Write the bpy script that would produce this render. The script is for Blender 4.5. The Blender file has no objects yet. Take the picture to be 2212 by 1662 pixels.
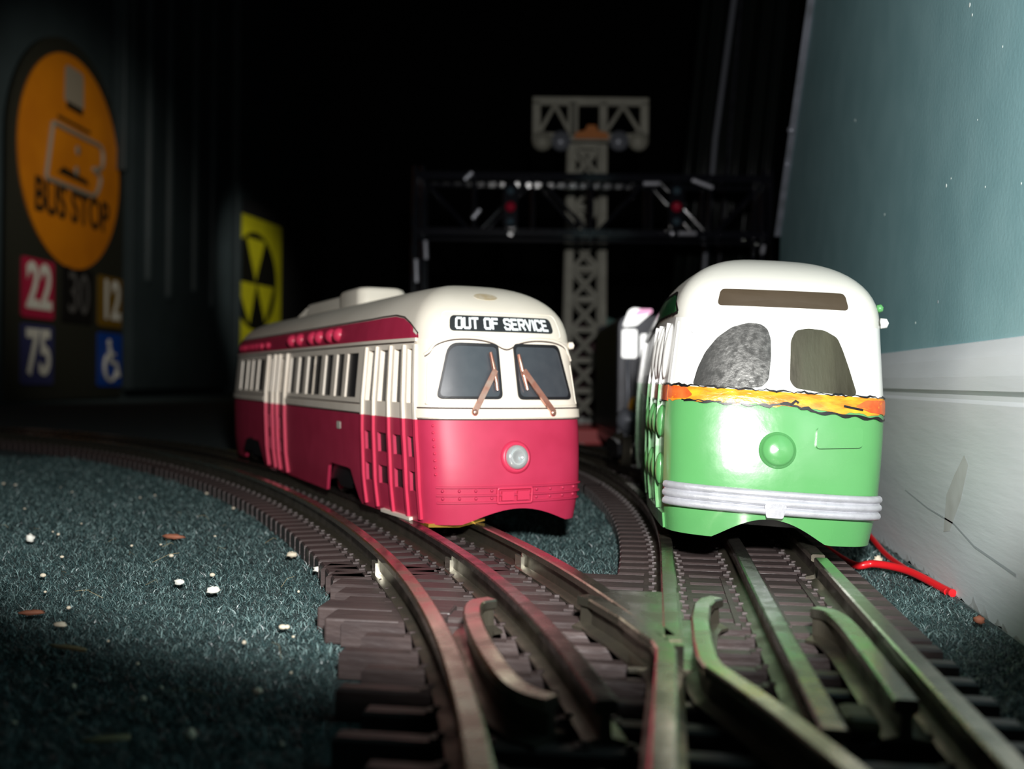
import bpy, math, random, bisect
import numpy as np
from mathutils import Vector, Matrix
random.seed(7)
SC = bpy.context.scene
COL = SC.collection
U = 0.001                                   # everything below is written in millimetres
R = math.radians

# ------------------------------------------------------------------ camera, world, flash, exposure
YAW, PITCH, ROLL, HC = R(8.0), math.atan(9 / 2200), R(0.7), 47.0
_r = Vector((math.cos(YAW), math.sin(YAW), 0)); _fl = Vector((-math.sin(YAW), math.cos(YAW), 0)); _z = Vector((0, 0, 1))
_f = _fl * math.cos(PITCH) - _z * math.sin(PITCH); _u = _fl * math.sin(PITCH) + _z * math.cos(PITCH)
_R = _r * math.cos(ROLL) + _u * math.sin(ROLL); _U = _u * math.cos(ROLL) - _r * math.sin(ROLL)
cd = bpy.data.cameras.new('camera'); cam = bpy.data.objects.new('camera', cd); COL.objects.link(cam)
cam.matrix_world = Matrix(((_R.x, _U.x, -_f.x, 0), (_R.y, _U.y, -_f.y, 0), (_R.z, _U.z, -_f.z, HC * U), (0, 0, 0, 1)))
cd.sensor_width = 36; cd.lens = 36 * 2200 / 2212; cd.clip_start = 0.004; cd.clip_end = 20
cd.dof.use_dof = True; cd.dof.focus_distance = 0.222; cd.dof.aperture_fstop = 20
SC.camera = cam
W = bpy.data.worlds.new('world'); SC.world = W; W.use_nodes = True
W.node_tree.nodes['Background'].inputs[0].default_value = (0.5, 0.65, 0.8, 1)
W.node_tree.nodes['Background'].inputs[1].default_value = 0.006

def lamp(name, kind, loc, target, power, size, spot=60, blend=.5, color=(1, 1, 1)):
    d = bpy.data.lights.new(name, kind); d.energy = power; d.color = color
    o = bpy.data.objects.new(name, d); COL.objects.link(o)
    o.location = Vector(loc) * U
    o.rotation_euler = (Vector(target) - Vector(loc)).to_track_quat('-Z', 'Y').to_euler()
    d.shadow_soft_size = size * U
    if kind == 'SPOT': d.spot_size = R(spot); d.spot_blend = blend
    return o
def cw(xc, zc, z=0):                        # a point by its distance right of and ahead of the lens, on the level
    return (math.cos(YAW) * xc - math.sin(YAW) * zc, math.sin(YAW) * xc + math.cos(YAW) * zc, z)
# the camera's own flash, just above the lens
lamp('camera_flash', 'SPOT', cw(13, -2, HC + 46), cw(13 - 20, 500, HC + 46 + 106), 5.1, 7, 88, .22, (1, .985, .97))
# spots added out of view to brighten the signs along the left wall
lamp('sign_fill_light', 'SPOT', cw(-120, 1250, 560), cw(-790, 1850, 330), 10.0, 30, 52, .85, (1, .95, .85))
lamp('sign_fill_light_far', 'SPOT', cw(-240, 2350, 500), cw(-745, 2820, 300), 7.0, 30, 46, .9, (1, .97, .9))  # second added fill, for the yellow shelter sign
SC.view_settings.view_transform = 'Standard'; SC.view_settings.look = 'None'
SC.view_settings.exposure = 0.0; SC.view_settings.gamma = 1.0; SC.view_settings.use_curve_mapping = False
SC.cycles.max_bounces = 6

# ------------------------------------------------------------------ materials
MATS = {}
def mat(name, col, rough=.5, metal=0., col2=None, nscale=200., bump=0., bscale=400., rvar=0., spec=.5, coat=0., stretch=None, fac=(.35, .65), emit=None):
    m = bpy.data.materials.new(name); m.use_nodes = True; nt = m.node_tree; b = nt.nodes['Principled BSDF']
    b.inputs['Base Color'].default_value = (*col, 1); b.inputs['Roughness'].default_value = rough
    b.inputs['Metallic'].default_value = metal; b.inputs['Specular IOR Level'].default_value = spec
    b.inputs['Coat Weight'].default_value = coat; b.inputs['Coat Roughness'].default_value = .08
    tc = nt.nodes.new('ShaderNodeTexCoord'); mp = nt.nodes.new('ShaderNodeMapping')
    nt.links.new(tc.outputs['Object'], mp.inputs[0])
    if stretch: mp.inputs['Scale'].default_value = stretch
    if col2 is not None or rvar:
        n = nt.nodes.new('ShaderNodeTexNoise'); n.inputs['Scale'].default_value = nscale; n.inputs['Detail'].default_value = 5
        nt.links.new(mp.outputs[0], n.inputs['Vector'])
        mr = nt.nodes.new('ShaderNodeMapRange'); mr.inputs[1].default_value = fac[0]; mr.inputs[2].default_value = fac[1]
        nt.links.new(n.outputs[0], mr.inputs[0])
        if col2 is not None:
            mx = nt.nodes.new('ShaderNodeMix'); mx.data_type = 'RGBA'
            mx.inputs[6].default_value = (*col, 1); mx.inputs[7].default_value = (*col2, 1)
            nt.links.new(mr.outputs[0], mx.inputs[0]); nt.links.new(mx.outputs[2], b.inputs['Base Color'])
        if rvar:
            m2 = nt.nodes.new('ShaderNodeMapRange'); m2.inputs[3].default_value = max(rough - rvar, .03); m2.inputs[4].default_value = rough + rvar
            nt.links.new(mr.outputs[0], m2.inputs[0]); nt.links.new(m2.outputs[0], b.inputs['Roughness'])
    if bump:
        n2 = nt.nodes.new('ShaderNodeTexNoise'); n2.inputs['Scale'].default_value = bscale; n2.inputs['Detail'].default_value = 4
        nt.links.new(mp.outputs[0], n2.inputs['Vector'])
        bp = nt.nodes.new('ShaderNodeBump'); bp.inputs['Strength'].default_value = 1; bp.inputs['Distance'].default_value = bump * U
        nt.links.new(n2.outputs[0], bp.inputs['Height']); nt.links.new(bp.outputs[0], b.inputs['Normal'])
    if emit:
        b.inputs['Emission Color'].default_value = (*emit[:3], 1); b.inputs['Emission Strength'].default_value = emit[3]
    MATS[name] = m
    return m

mat('carpet', (.028, .050, .052), .9, 0, (.046, .078, .078), 260, 1.6, 900)
mat('pile', (.012, .05, .052), .38, 0, spec=.5)
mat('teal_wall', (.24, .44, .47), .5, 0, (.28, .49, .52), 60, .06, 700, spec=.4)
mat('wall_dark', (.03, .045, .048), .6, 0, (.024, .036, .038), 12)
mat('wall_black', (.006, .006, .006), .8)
mat('ceiling_paint', (.05, .05, .05), .9)
mat('white_board', (.62, .67, .69), .55, 0, (.74, .78, .80), 40, .12, 500, stretch=(1, .12, 1))
mat('board_stain', (.50, .51, .49), .7, 0, (.60, .62, .61), 120)
mat('board_grime', (.34, .35, .34), .9, 0, (.58, .61, .62), 250)
mat('mark_white', (.8, .9, .85), .5)
mat('mark_dark', (.36, .40, .42), .7)
mat('edge_strip', (.22, .23, .27), .35, .3, (.14, .15, .17), 100, .2, 200)
mat('red_paint', (.50, .032, .085), .46, 0, (.45, .026, .072), 120, spec=.4)
mat('red_light', (.60, .035, .09), .4)
mat('cream', (.90, .82, .70), .38, 0, (.84, .75, .63), 90, spec=.45)
mat('cream_roof', (.82, .77, .66), .4, 0, (.76, .71, .60), 60, spec=.4)
mat('roof_stain', (.50, .40, .24), .5, 0, (.66, .62, .52), 260)
mat('shade_line', (.05, .03, .025), .8)  # dark colour of the painted shade lines along the mouldings
mat('gasket', (.012, .012, .014), .45)
mat('red_glass', (.045, .052, .062), .32, 0, (.055, .062, .072), 300, spec=.7)
mat('inside_dark', (.008, .008, .010), .5)
mat('sign_black', (.022, .025, .027), .4)
mat('letter_white', (.85, .92, .92), .5)
mat('copper', (.75, .33, .24), .25, .8, (.8, .5, .4), 500)
mat('lamp_lens', (.5, .52, .52), .12, .35, spec=.8)
mat('brass', (.75, .45, .08), .35, .8)
mat('brass_dull', (.07, .055, .02), .55, .3)
mat('green_paint', (.10, .335, .108), .27, 0, (.09, .31, .098), 60, .07, 240, .07, spec=.6, coat=.25)
mat('green_dark', (.012, .10, .035), .25, 0, (.02, .15, .05), 200, coat=.4)
mat('green_white', (.82, .83, .79), .28, 0, None, 100, .04, 350, 0, spec=.5, coat=.2)
mat('green_roof', (.70, .69, .62), .3, 0, None, 100, .03, 350, 0, spec=.5)
mat('orange_band', (.80, .20, .012), .3, 0, (.85, .42, .02), 260, .15, 500, coat=.4, stretch=(1, 1, 3))
mat('orange_red', (.60, .075, .015), .3, 0, (.70, .15, .03), 260, .15, 500, coat=.4)
mat('black_line', (.008, .008, .009), .3)
mat('silver_paint', (.46, .47, .50), .33, .35, (.55, .56, .60), 300, .18, 450)
mat('sign_brown', (.050, .034, .018), .5, 0, (.062, .044, .026), 100)
mat('silver_window', (.24, .24, .23), .22, .8, (.10, .10, .095), 700, .03, 1400, .08, spec=.6)
mat('brown_window', (.10, .092, .060), .30, .45, (.035, .03, .018), 140, .06, 900, .08, stretch=(1, 1, .15))
mat('tie', (.040, .028, .027), .48, 0, (.062, .044, .041), 300, .25, 700, stretch=(.25, 1, 1), spec=.6)
mat('rail', (.40, .38, .30), .25, .95, (.31, .29, .23), 160, .03, 900, .08)
mat('rail_dark', (.16, .15, .135), .28, .9, (.09, .085, .075), 200, .03, 900, .08)
mat('rail_web', (.15, .135, .10), .38, .75, (.10, .09, .07), 160, .04, 700, .08)
mat('rail_bright', (.62, .60, .50), .25, .9)
mat('wheel_metal', (.10, .09, .07), .35, .8)
mat('black_plastic', (.008, .008, .009), .4)
mat('red_wire', (.62, .012, .018), .3, spec=.6)
mat('gloss_black', (.006, .006, .009), .12, 0, spec=.8, coat=.6)
mat('bridge_red', (.35, .008, .03), .15, 0, spec=.8, coat=1)
mat('lens_dark', (.05, .08, .10), .08, 0, spec=1, coat=1)
mat('glint_metal', (.6, .6, .66), .22, .6)  # pale metal of the rods that stand in for glints
mat('tower_grey', (.34, .33, .27), .55, .1, (.26, .25, .2), 60)
mat('tower_orange', (.50, .16, .03), .6)
mat('tower_base', (.28, .02, .015), .5)
mat('curtain', (.008, .011, .010), .35, 0, spec=.5)
mat('pole_grey', (.20, .21, .24), .35, .3)
mat('bus_orange', (.62, .20, .002), .5, 0, (.50, .15, .002), 9)
mat('bus_board', (.016, .016, .009), .6)
mat('card_red', (.36, .012, .045), .5); mat('card_brown', (.16, .085, .004), .5); mat('card_navy', (.03, .032, .10), .5)
mat('card_blue', (.004, .045, .27), .5); mat('card_black', (.006, .005, .004), .5)
mat('card_white', (.62, .60, .52), .5); mat('card_grey', (.085, .08, .075), .5); mat('bus_grey', (.26, .22, .16), .5); mat('bus_black', (.02, .012, .004), .5)
mat('fall_yellow', (.62, .58, .012), .5, 0, (.5, .46, .01), 8)
mat('fall_black', (.006, .006, .003), .5)
mat('fall_dim', (.16, .145, .01), .5)
mat('loco_dark', (.035, .037, .045), .3, .3, (.02, .02, .025), 80)
mat('loco_white', (.85, .85, .83), .35, emit=(1, 1, .97, 1.3)); mat('loco_pink', (.85, .35, .55), .4, emit=(1, .5, .75, .8))  # emission added to brighten these panels, no lamp behind them
mat('loco_yellow', (.6, .3, .02), .4); mat('maroon', (.07, .014, .022), .6); mat('small_green', (.01, .12, .09), .5)
mat('small_red', (.4, .02, .02), .5); mat('small_white', (.6, .6, .56), .5)
mat('crumb', (.62, .55, .42), .7); mat('chip', (.30, .11, .06), .7); mat('straw', (.32, .26, .14), .7); mat('crumb_white', (.8, .8, .72), .6)

# ------------------------------------------------------------------ mesh helpers
class MB:
    def __init__(s): s.v = []; s.f = []; s.m = []; s.sm = []
    def add(s, vs, fs, mi=0, smooth=False):
        o = len(s.v); s.v += [tuple(p) for p in vs]
        for f in fs: s.f.append(tuple(i + o for i in f)); s.m.append(mi); s.sm.append(smooth)
    def box(s, x0, x1, y0, y1, z0, z1, mi=0, M=None):
        vs = [(x, y, z) for z in (z0, z1) for y in (y0, y1) for x in (x0, x1)]
        if M is not None: vs = [tuple(M @ Vector(p)) for p in vs]
        s.add(vs, [(0, 2, 3, 1), (4, 5, 7, 6), (0, 1, 5, 4), (2, 6, 7, 3), (0, 4, 6, 2), (1, 3, 7, 5)], mi)
    def bar(s, a, b, w, h=None, mi=0, up=(0, 0, 1)):
        h = h or w; a = Vector(a); b = Vector(b); d = (b - a); L = d.length; d.normalize()
        x = d.cross(Vector(up))
        if x.length < 1e-4: x = d.cross(Vector((0, 1, 0)))
        x.normalize(); y = x.cross(d)
        vs = []
        for p in (a, b):
            for i, j in ((-1, -1), (1, -1), (1, 1), (-1, 1)): vs.append(p + x * w / 2 * i + y * h / 2 * j)
        s.add(vs, [(0, 1, 2, 3), (7, 6, 5, 4), (0, 4, 5, 1), (1, 5, 6, 2), (2, 6, 7, 3), (3, 7, 4, 0)], mi)
    def tube(s, pts, r, n=8, mi=0, cap=True):
        pts = [Vector(p) for p in pts]; N = len(pts); rs = r if isinstance(r, (list, tuple)) else [r] * N
        vs = []; x = None
        for i, p in enumerate(pts):
            d = (pts[min(i + 1, N - 1)] - pts[max(i - 1, 0)]).normalized()
            if x is None:
                x = d.cross(Vector((0, 0, 1)))
                if x.length < 1e-3: x = d.cross(Vector((0, 1, 0)))
            x = (x - d * x.dot(d)).normalized(); y = d.cross(x)
            for k in range(n):
                a = 2 * math.pi * k / n; vs.append(p + (x * math.cos(a) + y * math.sin(a)) * rs[i])
        fs = [(i * n + k, i * n + (k + 1) % n, (i + 1) * n + (k + 1) % n, (i + 1) * n + k) for i in range(N - 1) for k in range(n)]
        s.add(vs, fs, mi, True)
        if cap: s.add(vs[:n], [tuple(range(n))[::-1]], mi); s.add(vs[-n:], [tuple(range(n))], mi)
    def lathe(s, prof, M=None, n=24, mi=0, smooth=True):      # prof: (r, z) along local z
        vs = []
        for r, z in prof:
            for k in range(n):
                a = 2 * math.pi * k / n; vs.append((r * math.cos(a), r * math.sin(a), z))
        if M is not None: vs = [tuple(M @ Vector(p)) for p in vs]
        fs = [(i * n + k, i * n + (k + 1) % n, (i + 1) * n + (k + 1) % n, (i + 1) * n + k) for i in range(len(prof) - 1) for k in range(n)]
        s.add(vs, fs, mi, smooth)
    def ball(s, c, r, mi=0, n=12, sc=(1, 1, 1)):
        prof = [(math.sin(math.pi * i / 8) * r, -math.cos(math.pi * i / 8) * r) for i in range(9)]
        s.lathe(prof, Matrix.Translation(c) @ Matrix.Diagonal((*sc, 1)), n, mi)
    def prism(s, poly, y0, y1, mi=0, M=None):                 # poly in x,z, extruded along y
        n = len(poly); vs = [(x, y0, z) for x, z in poly] + [(x, y1, z) for x, z in poly]
        if M is not None: vs = [tuple(M @ Vector(p)) for p in vs]
        s.add(vs, [tuple(range(n)), tuple(range(2 * n - 1, n - 1, -1))] + [(i, i + n, (i + 1) % n + n, (i + 1) % n) for i in range(n)], mi)
    def build(s, name, mats, parent=None, bevel=0):
        me = bpy.data.meshes.new(name)
        me.from_pydata([(a * U, b * U, c * U) for a, b, c in s.v], [], s.f)
        for m in (mats if isinstance(mats, (list, tuple)) else [mats]): me.materials.append(MATS[m])
        me.polygons.foreach_set('material_index', s.m); me.polygons.foreach_set('use_smooth', s.sm); me.update()
        o = bpy.data.objects.new(name, me); COL.objects.link(o)
        if parent is not None: o.parent = parent
        if bevel:
            b = o.modifiers.new('b', 'BEVEL'); b.width = bevel * U; b.segments = 2; b.limit_method = 'ANGLE'
        return o
def tag(o, label=None, cat=None, group=None, kind=None):
    if label: o['label'] = label
    if cat: o['category'] = cat
    if group: o['group'] = group
    if kind: o['kind'] = kind
    return o
def empty(name, loc=(0, 0, 0), rot=(0, 0, 0)):
    o = bpy.data.objects.new(name, None); COL.objects.link(o); o.empty_display_size = .01
    o.location = Vector(loc) * U; o.rotation_euler = rot
    return o
def catmull(P, n=14):
    out = []
    for i in range(len(P) - 1):
        p0 = P[max(i - 1, 0)]; p1 = P[i]; p2 = P[i + 1]; p3 = P[min(i + 2, len(P) - 1)]
        for k in range(n):
            t = k / n
            out.append(tuple(0.5 * ((2 * b) + (-a + c) * t + (2 * a - 5 * b + 4 * c - d) * t * t + (-a + 3 * b - 3 * c + d) * t ** 3) for a, b, c, d in zip(p0, p1, p2, p3)))
    out.append(tuple(P[-1]))
    return out

# ------------------------------------------------------------------ the setting
WX = 70.0                                    # face of the right wall
m = MB(); m.box(-2600, 900, -500, 4200, -6, 0); tag(m.build('floor', 'carpet'), kind='structure')
m = MB()                                     # teal wall, its far edge leans
m.add([(WX, -500, 0), (WX, 625, 0), (WX, 600, 132), (WX, 300, 362), (WX, -500, 362), (WX + 20, -500, 0), (WX + 20, 625, 0), (WX + 20, 600, 132), (WX + 20, 300, 362), (WX + 20, -500, 362)],
      [(0, 1, 2, 3, 4), (9, 8, 7, 6, 5), (0, 5, 6, 1), (1, 6, 7, 2), (2, 7, 8, 3), (3, 8, 9, 4), (4, 9, 5, 0)])
tag(m.build('wall_right', 'teal_wall'), kind='structure')
m = MB()                                     # white board along the foot of the wall with a moulded top
prof = [(WX + .5, 0), (WX - 3.2, 0), (WX - 3.2, 43.2), (WX - 2.6, 44), (WX - 2.6, 45), (WX - 3.4, 46), (WX - 3.2, 49), (WX - 2.2, 53), (WX - .6, 56.5), (WX + .5, 57)]
ys = [-500, 0, 150, 300, 450, 615]
vs = [(x, y, z) for y in ys for x, z in prof]; n = len(prof)
m.add(vs, [(i * n + k, (i + 1) * n + k, (i + 1) * n + k + 1, i * n + k + 1) for i in range(len(ys) - 1) for k in range(n - 1)])
m.add([(x, 615, z) for x, z in prof], [tuple(range(n))])
bb = tag(m.build('baseboard_right', 'white_board'), kind='structure')
def blot(parent, name, mt, x, pts):          # worn patch lying on the board, pts in (y, z)
    mm = MB(); mm.add([(x, y, z) for y, z in pts], [tuple(range(len(pts)))]); return mm.build(name, mt, parent)
bx_ = WX - 3.26
blot(bb, 'stain', 'board_stain', bx_, [(246, 22), (240, 27), (233, 32), (230, 30), (235, 22), (243, 14), (248, 13)])
blot(bb, 'scratch', 'mark_dark', bx_, [(285, 19), (262, 17), (240, 16.2), (225, 13.5), (200, 12.2), (200, 11.6), (225, 13.0), (240, 15.8), (262, 16.6), (285, 18.7)])
for k in range(30):
    y = 200 + k * 6 + random.uniform(-3, 3); h = random.uniform(.6, 3)
    blot(bb, 'grime', 'board_grime', bx_ - .02, [(y - random.uniform(2, 6), .2), (y - 1, h * .6), (y + .5, h), (y + 1.5, h * .4), (y + random.uniform(2, 6), .2)])
wr = bpy.data.objects['wall_right']
for y, z, r_ in [(262, 96, .9), (258, 97, .5), (232, 90, .5), (210, 86.5, .5), (245, 134, 1.0), (243, 131, .7), (268, 68, .8), (290, 64, .6), (238, 106, .4), (330, 100, .8), (380, 142, .9), (222, 117, .5)]:
    mm = MB(); mm.ball((WX - .02, y, z), r_ * .55, 0, 10, (.12, 1, 1)); mm.build('paint_fleck', 'mark_white' if y != 268 else 'mark_dark', wr)
m = MB(); m.bar((WX - .8, 600, 132), (WX - .8, 300, 362), 1.6, 5, up=(1, 0, 0))
m.ball((WX - 2, 541, 178), 2.2); m.ball((WX - 2, 558, 164), 1.4)
tag(m.build('trim_1', 'edge_strip'), kind='structure')
LW = 880.
def lw(zc, z=0, off=0.):                     # a point of the left wall, off = distance in front of it
    return cw(-(LW - .0427 * zc) + off, zc, z)
m = MB()
a, b = lw(900), lw(4100)
m.add([(*a[:2], 0), (*b[:2], 0), (*b[:2], 2400), (*a[:2], 2400), *[(p[0] - 40, p[1], z) for p, z in ((a, 0), (b, 0), (b, 2400), (a, 2400))]],
      [(0, 1, 2, 3), (7, 6, 5, 4), (0, 4, 5, 1), (1, 5, 6, 2), (2, 6, 7, 3), (3, 7, 4, 0)])
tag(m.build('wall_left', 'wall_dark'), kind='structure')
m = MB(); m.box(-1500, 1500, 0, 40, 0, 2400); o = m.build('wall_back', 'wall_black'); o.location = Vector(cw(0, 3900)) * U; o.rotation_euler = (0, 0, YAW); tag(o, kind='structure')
m = MB(); m.box(-2600, 900, -500, 4200, 2400, 2440); tag(m.build('ceiling', 'ceiling_paint'), kind='structure')
def zc_of(px): return LW / ((1106 - px) / 2200 + .0427)
WANG = YAW - math.atan(.0427)                # heading of the left wall
def on_wall(name, px, off=0.): return empty(name, lw(zc_of(px), 0, off), (0, 0, math.pi / 2 + WANG))   # local x runs away along the wall, local y into it
m = MB(); z0 = zc_of(262)                    # dark door with upright mouldings
dr = on_wall('door_1', 262); tag(dr, kind='structure')
Ld = zc_of(478) - z0
m.box(0, Ld, -22, -2, 20, 2000); m.build('door_panel', 'wall_dark', dr)
for px, yb in ((292, 615), (338, 650), (395, 636), (435, 668)):
    zc = zc_of(px); h0 = 47 + (812 - yb) / 2200 * zc; x = zc - z0
    mm = MB(); mm.lathe([(0, 0), (9, 4), (12, 14), (12, 1500), (0, 1500)], Matrix.Translation((x, -22, h0)), 16); mm.build('moulding', 'wall_dark', dr)
for i, (px, w, h0) in enumerate(((233, 22, 450), (487, 34, 0))):
    o = on_wall('trim_%d' % (i + 2), px); mm = MB(); mm.box(0, w, -30, 0, h0, 2200); mm.build('strip', 'wall_dark', o, 4); tag(o, kind='structure')

# ------------------------------------------------------------------ carpet pile (uncountable)
def pile():
    rng = np.random.default_rng(3)
    cy, sy = math.cos(YAW), math.sin(YAW)
    N = 430000
    zc = 100 + 470 * rng.random(N) ** 1.3
    xc = (rng.random(N) * 2 - 1) * zc * .54
    x = cy * xc - sy * zc; y = sy * xc + cy * zc
    keep = (x < WX - 5) & ~((x > -8) & (x < 45) & (y < 380)) & ~((y < 216) & (x > -38 - .25 * (y - 110)) & (x < 45)) & (y > 80)
    dx = x - trk_x(y)
    keep &= ~(np.abs(dx) < 24 / np.cos(np.radians(30)))
    x = x[keep]; y = y[keep]; zc = zc[keep]; n = len(x)
    clump = np.sin(x * .31 + 2 * np.sin(y * .17)) * np.cos(y * .27 + np.sin(x * .23))
    ln = (.6 + .9 * rng.random(n) + .35 * clump) * (1 + zc / 600); w = (.035 + .03 * rng.random(n)) * (1 + zc / 200)
    az = rng.random(n) * 2 * np.pi; tilt = .55 + 1.0 * rng.random(n)
    dxy = np.stack([np.cos(az), np.sin(az)], 1); face = rng.random(n) * 2 * np.pi
    wv = np.stack([np.cos(face), np.sin(face), np.zeros(n)], 1) * w[:, None]
    b = np.stack([x, y, np.full(n, -.2)], 1)
    mid = b + np.stack([dxy[:, 0] * ln * .35 * np.sin(tilt), dxy[:, 1] * ln * .35 * np.sin(tilt), ln * .55 * np.cos(tilt * .6)], 1)
    tip = b + np.stack([dxy[:, 0] * ln * np.sin(tilt), dxy[:, 1] * ln * np.sin(tilt), ln * np.cos(tilt)], 1)
    V = np.stack([b - wv, b + wv, mid + wv * .8, mid - wv * .8, tip + wv * .25, tip - wv * .25], 1).reshape(-1, 3) * U
    base = (np.arange(n) * 6)[:, None]
    F = np.concatenate([base + np.array([0, 1, 2, 3]), base + np.array([3, 2, 4, 5])], 1).reshape(-1, 4)
    me = bpy.data.meshes.new('carpet_pile')
    me.vertices.add(len(V)); me.vertices.foreach_set('co', V.ravel())
    me.loops.add(F.size); me.loops.foreach_set('vertex_index', F.ravel().astype(np.int32))
    me.polygons.add(len(F)); me.polygons.foreach_set('loop_start', np.arange(0, F.size, 4, dtype=np.int32))
    me.update(calc_edges=True)
    me.materials.append(MATS['pile'])
    o = bpy.data.objects.new('carpet_pile', me); COL.objects.link(o)
    tag(o, 'short teal carpet pile covering the ground beside the tracks', 'carpet', kind='stuff')
pm = MATS['pile']; nt = pm.node_tree; b = nt.nodes['Principled BSDF']
gi = nt.nodes.new('ShaderNodeNewGeometry'); cr = nt.nodes.new('ShaderNodeValToRGB')
e = cr.color_ramp.elements; e[0].position = 0; e[0].color = (.020, .042, .044, 1); e[1].position = 1; e[1].color = (.21, .31, .30, 1)
el = cr.color_ramp.elements.new(.6); el.color = (.055, .100, .100, 1)
nt.links.new(gi.outputs['Random Per Island'], cr.inputs[0]); nt.links.new(cr.outputs[0], b.inputs['Base Color'])

# ------------------------------------------------------------------ track
ZT = 4.6; ZRAIL = 10.0                        # top of the ties, top of the rails
def path_curve(x, y, phi, R_, L, step=4.0):   # bends to the left as it goes away; returns x, y, heading
    out = [(x, y, phi)]; n = int(round(L / step))
    for i in range(n):
        p2 = phi + step / R_; a = (phi + p2) / 2
        x -= math.sin(a) * step; y += math.cos(a) * step; phi = p2; out.append((x, y, phi))
    return out
def off_path(P, d): return [(x + math.cos(p) * d, y + math.sin(p) * d) for x, y, p in P]
RP1 = path_curve(7.7, 60, R(9.5), 600, 168)                      # through the turnout
RP2 = path_curve(*RP1[-1], 960, 340); RP2 = RP2[:-1] + path_curve(*RP2[-1], 720, 540)                              # curve under the red streetcar
GP0 = [(19.25, y, 0.0) for y in range(56, 233, 4)]
GP1 = path_curve(19.25, 228, 0.0, 900, 400)
_ty = np.array([p[1] for p in RP1 + RP2]); _tx = np.array([p[0] for p in RP1 + RP2])
def trk_x(y): return np.interp(y, _ty, _tx)
def rail_prof(hw=1.45, foot=2.6, z0=ZT, z1=ZRAIL):
    return [(-foot, z0), (foot, z0), (foot, z0 + .5), (.75, z0 + 1.0), (.6, z1 - 1.9), (hw, z1 - 1.4), (hw, z1 - .25), (hw - .3, z1), (-hw + .3, z1), (-hw, z1 - .25), (-hw, z1 - 1.4), (-.6, z1 - 1.9), (-.75, z0 + 1.0), (-foot, z0 + .5)]
def sweep(m, pts, prof, mi=0, zs=None):
    n = len(prof); N = len(pts); vs = []
    for i, p in enumerate(pts):
        a = pts[max(i - 1, 0)]; b = pts[min(i + 1, N - 1)]; dx, dy = b[0] - a[0], b[1] - a[1]; l = math.hypot(dx, dy) or 1
        nx, ny = dy / l, -dx / l
        for u, z in prof: vs.append((p[0] + nx * u, p[1] + ny * u, z))
    fs = [(i * n + k, i * n + (k + 1) % n, (i + 1) * n + (k + 1) % n, (i + 1) * n + k) for i in range(N - 1) for k in range(n)]
    m.add(vs, fs, mi); k0 = len(m.m) - len(fs)
    for q in range(len(fs)): m.m[k0 + q] = 0 if 5 <= q % n <= 9 else 1      # worn running head, tarnished web and foot
    m.add(vs[:n], [tuple(range(n))], 1); m.add(vs[-n:], [tuple(range(n))[::-1]], 1)
def rail(parent, pts, mt='rail', name='rail', **k):
    m = MB(); sweep(m, pts, rail_prof(**k)); return m.build(name, [mt, 'rail_web'], parent)
TIE = {}
def tie_mesh(key, x0, x1, w, rails=(-16.25, 0, 16.25)):
    m = MB(); b = .4
    m.box(x0, x1, -w / 2, w / 2, .3, ZT - b)
    m.add([(x0, -w / 2, ZT - b), (x1, -w / 2, ZT - b), (x1, w / 2, ZT - b), (x0, w / 2, ZT - b), (x0 + b, -w / 2 + b, ZT), (x1 - b, -w / 2 + b, ZT), (x1 - b, w / 2 - b, ZT), (x0 + b, w / 2 - b, ZT)],
          [(4, 5, 6, 7), (0, 1, 5, 4), (1, 2, 6, 5), (2, 3, 7, 6), (3, 0, 4, 7)])
    for rx in rails:
        for sgn in (-1, 1):
            c = rx + sgn * 3.0
            if c < x0 + 1 or c > x1 - 1: continue
            m.box(c - .9, c + .9, -w * .33, w * .33, ZT - .1, ZT + .35); m.box(c - .7 * (sgn > 0) - .1, c + .7 * (sgn < 0) + .1, -.4, .4, ZT + .3, ZT + .8)
    return m
def ties(parent, P, pitch, hw=27.0, w=5.6, start=0):
    L = 4.0; s = start; tot = (len(P) - 1) * L; first = None; cnt = 0
    while s < tot:
        i = int(s / L); t = s / L - i; a = P[i]; b = P[min(i + 1, len(P) - 1)]
        x = a[0] + (b[0] - a[0]) * t; y = a[1] + (b[1] - a[1]) * t; ph = a[2] + (b[2] - a[2]) * t
        if first is None: first = o = tie_mesh('t', -hw, hw, w).build('tie', 'tie', parent)
        else: o = first.copy(); COL.objects.link(o); o.parent = parent
        o.location = (x * U, y * U, 0); o.rotation_euler = (0, 0, ph); s += pitch; cnt += 1
    return cnt
def section(name, P, label, pitch=8.0):
    t = empty(name)
    for d, mt in ((-16.25, 'rail'), (0, 'rail_dark'), (16.25, 'rail')): rail(t, off_path(P, d), mt)
    ties(t, P, pitch, start=2); tag(t, label, 'train track', 'track sections on the carpet'); return t
i1, i2 = 75, 145
section('curved_track', RP2[:i1 + 1], 'curved brown three rail track section directly under the red streetcar')
section('curved_track', RP2[i1:i2 + 1], 'curved brown track section behind the red streetcar, leading to the bus stop sign')
section('curved_track', RP2[i2:], 'curved track section farthest from the streetcars, in the dark by the left wall')
section('straight_track', GP1[:50], 'brown three rail track section under the green streetcar')
section('straight_track', GP1[49:], 'dark track section behind the green streetcar, leading under the signal bridge')

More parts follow.
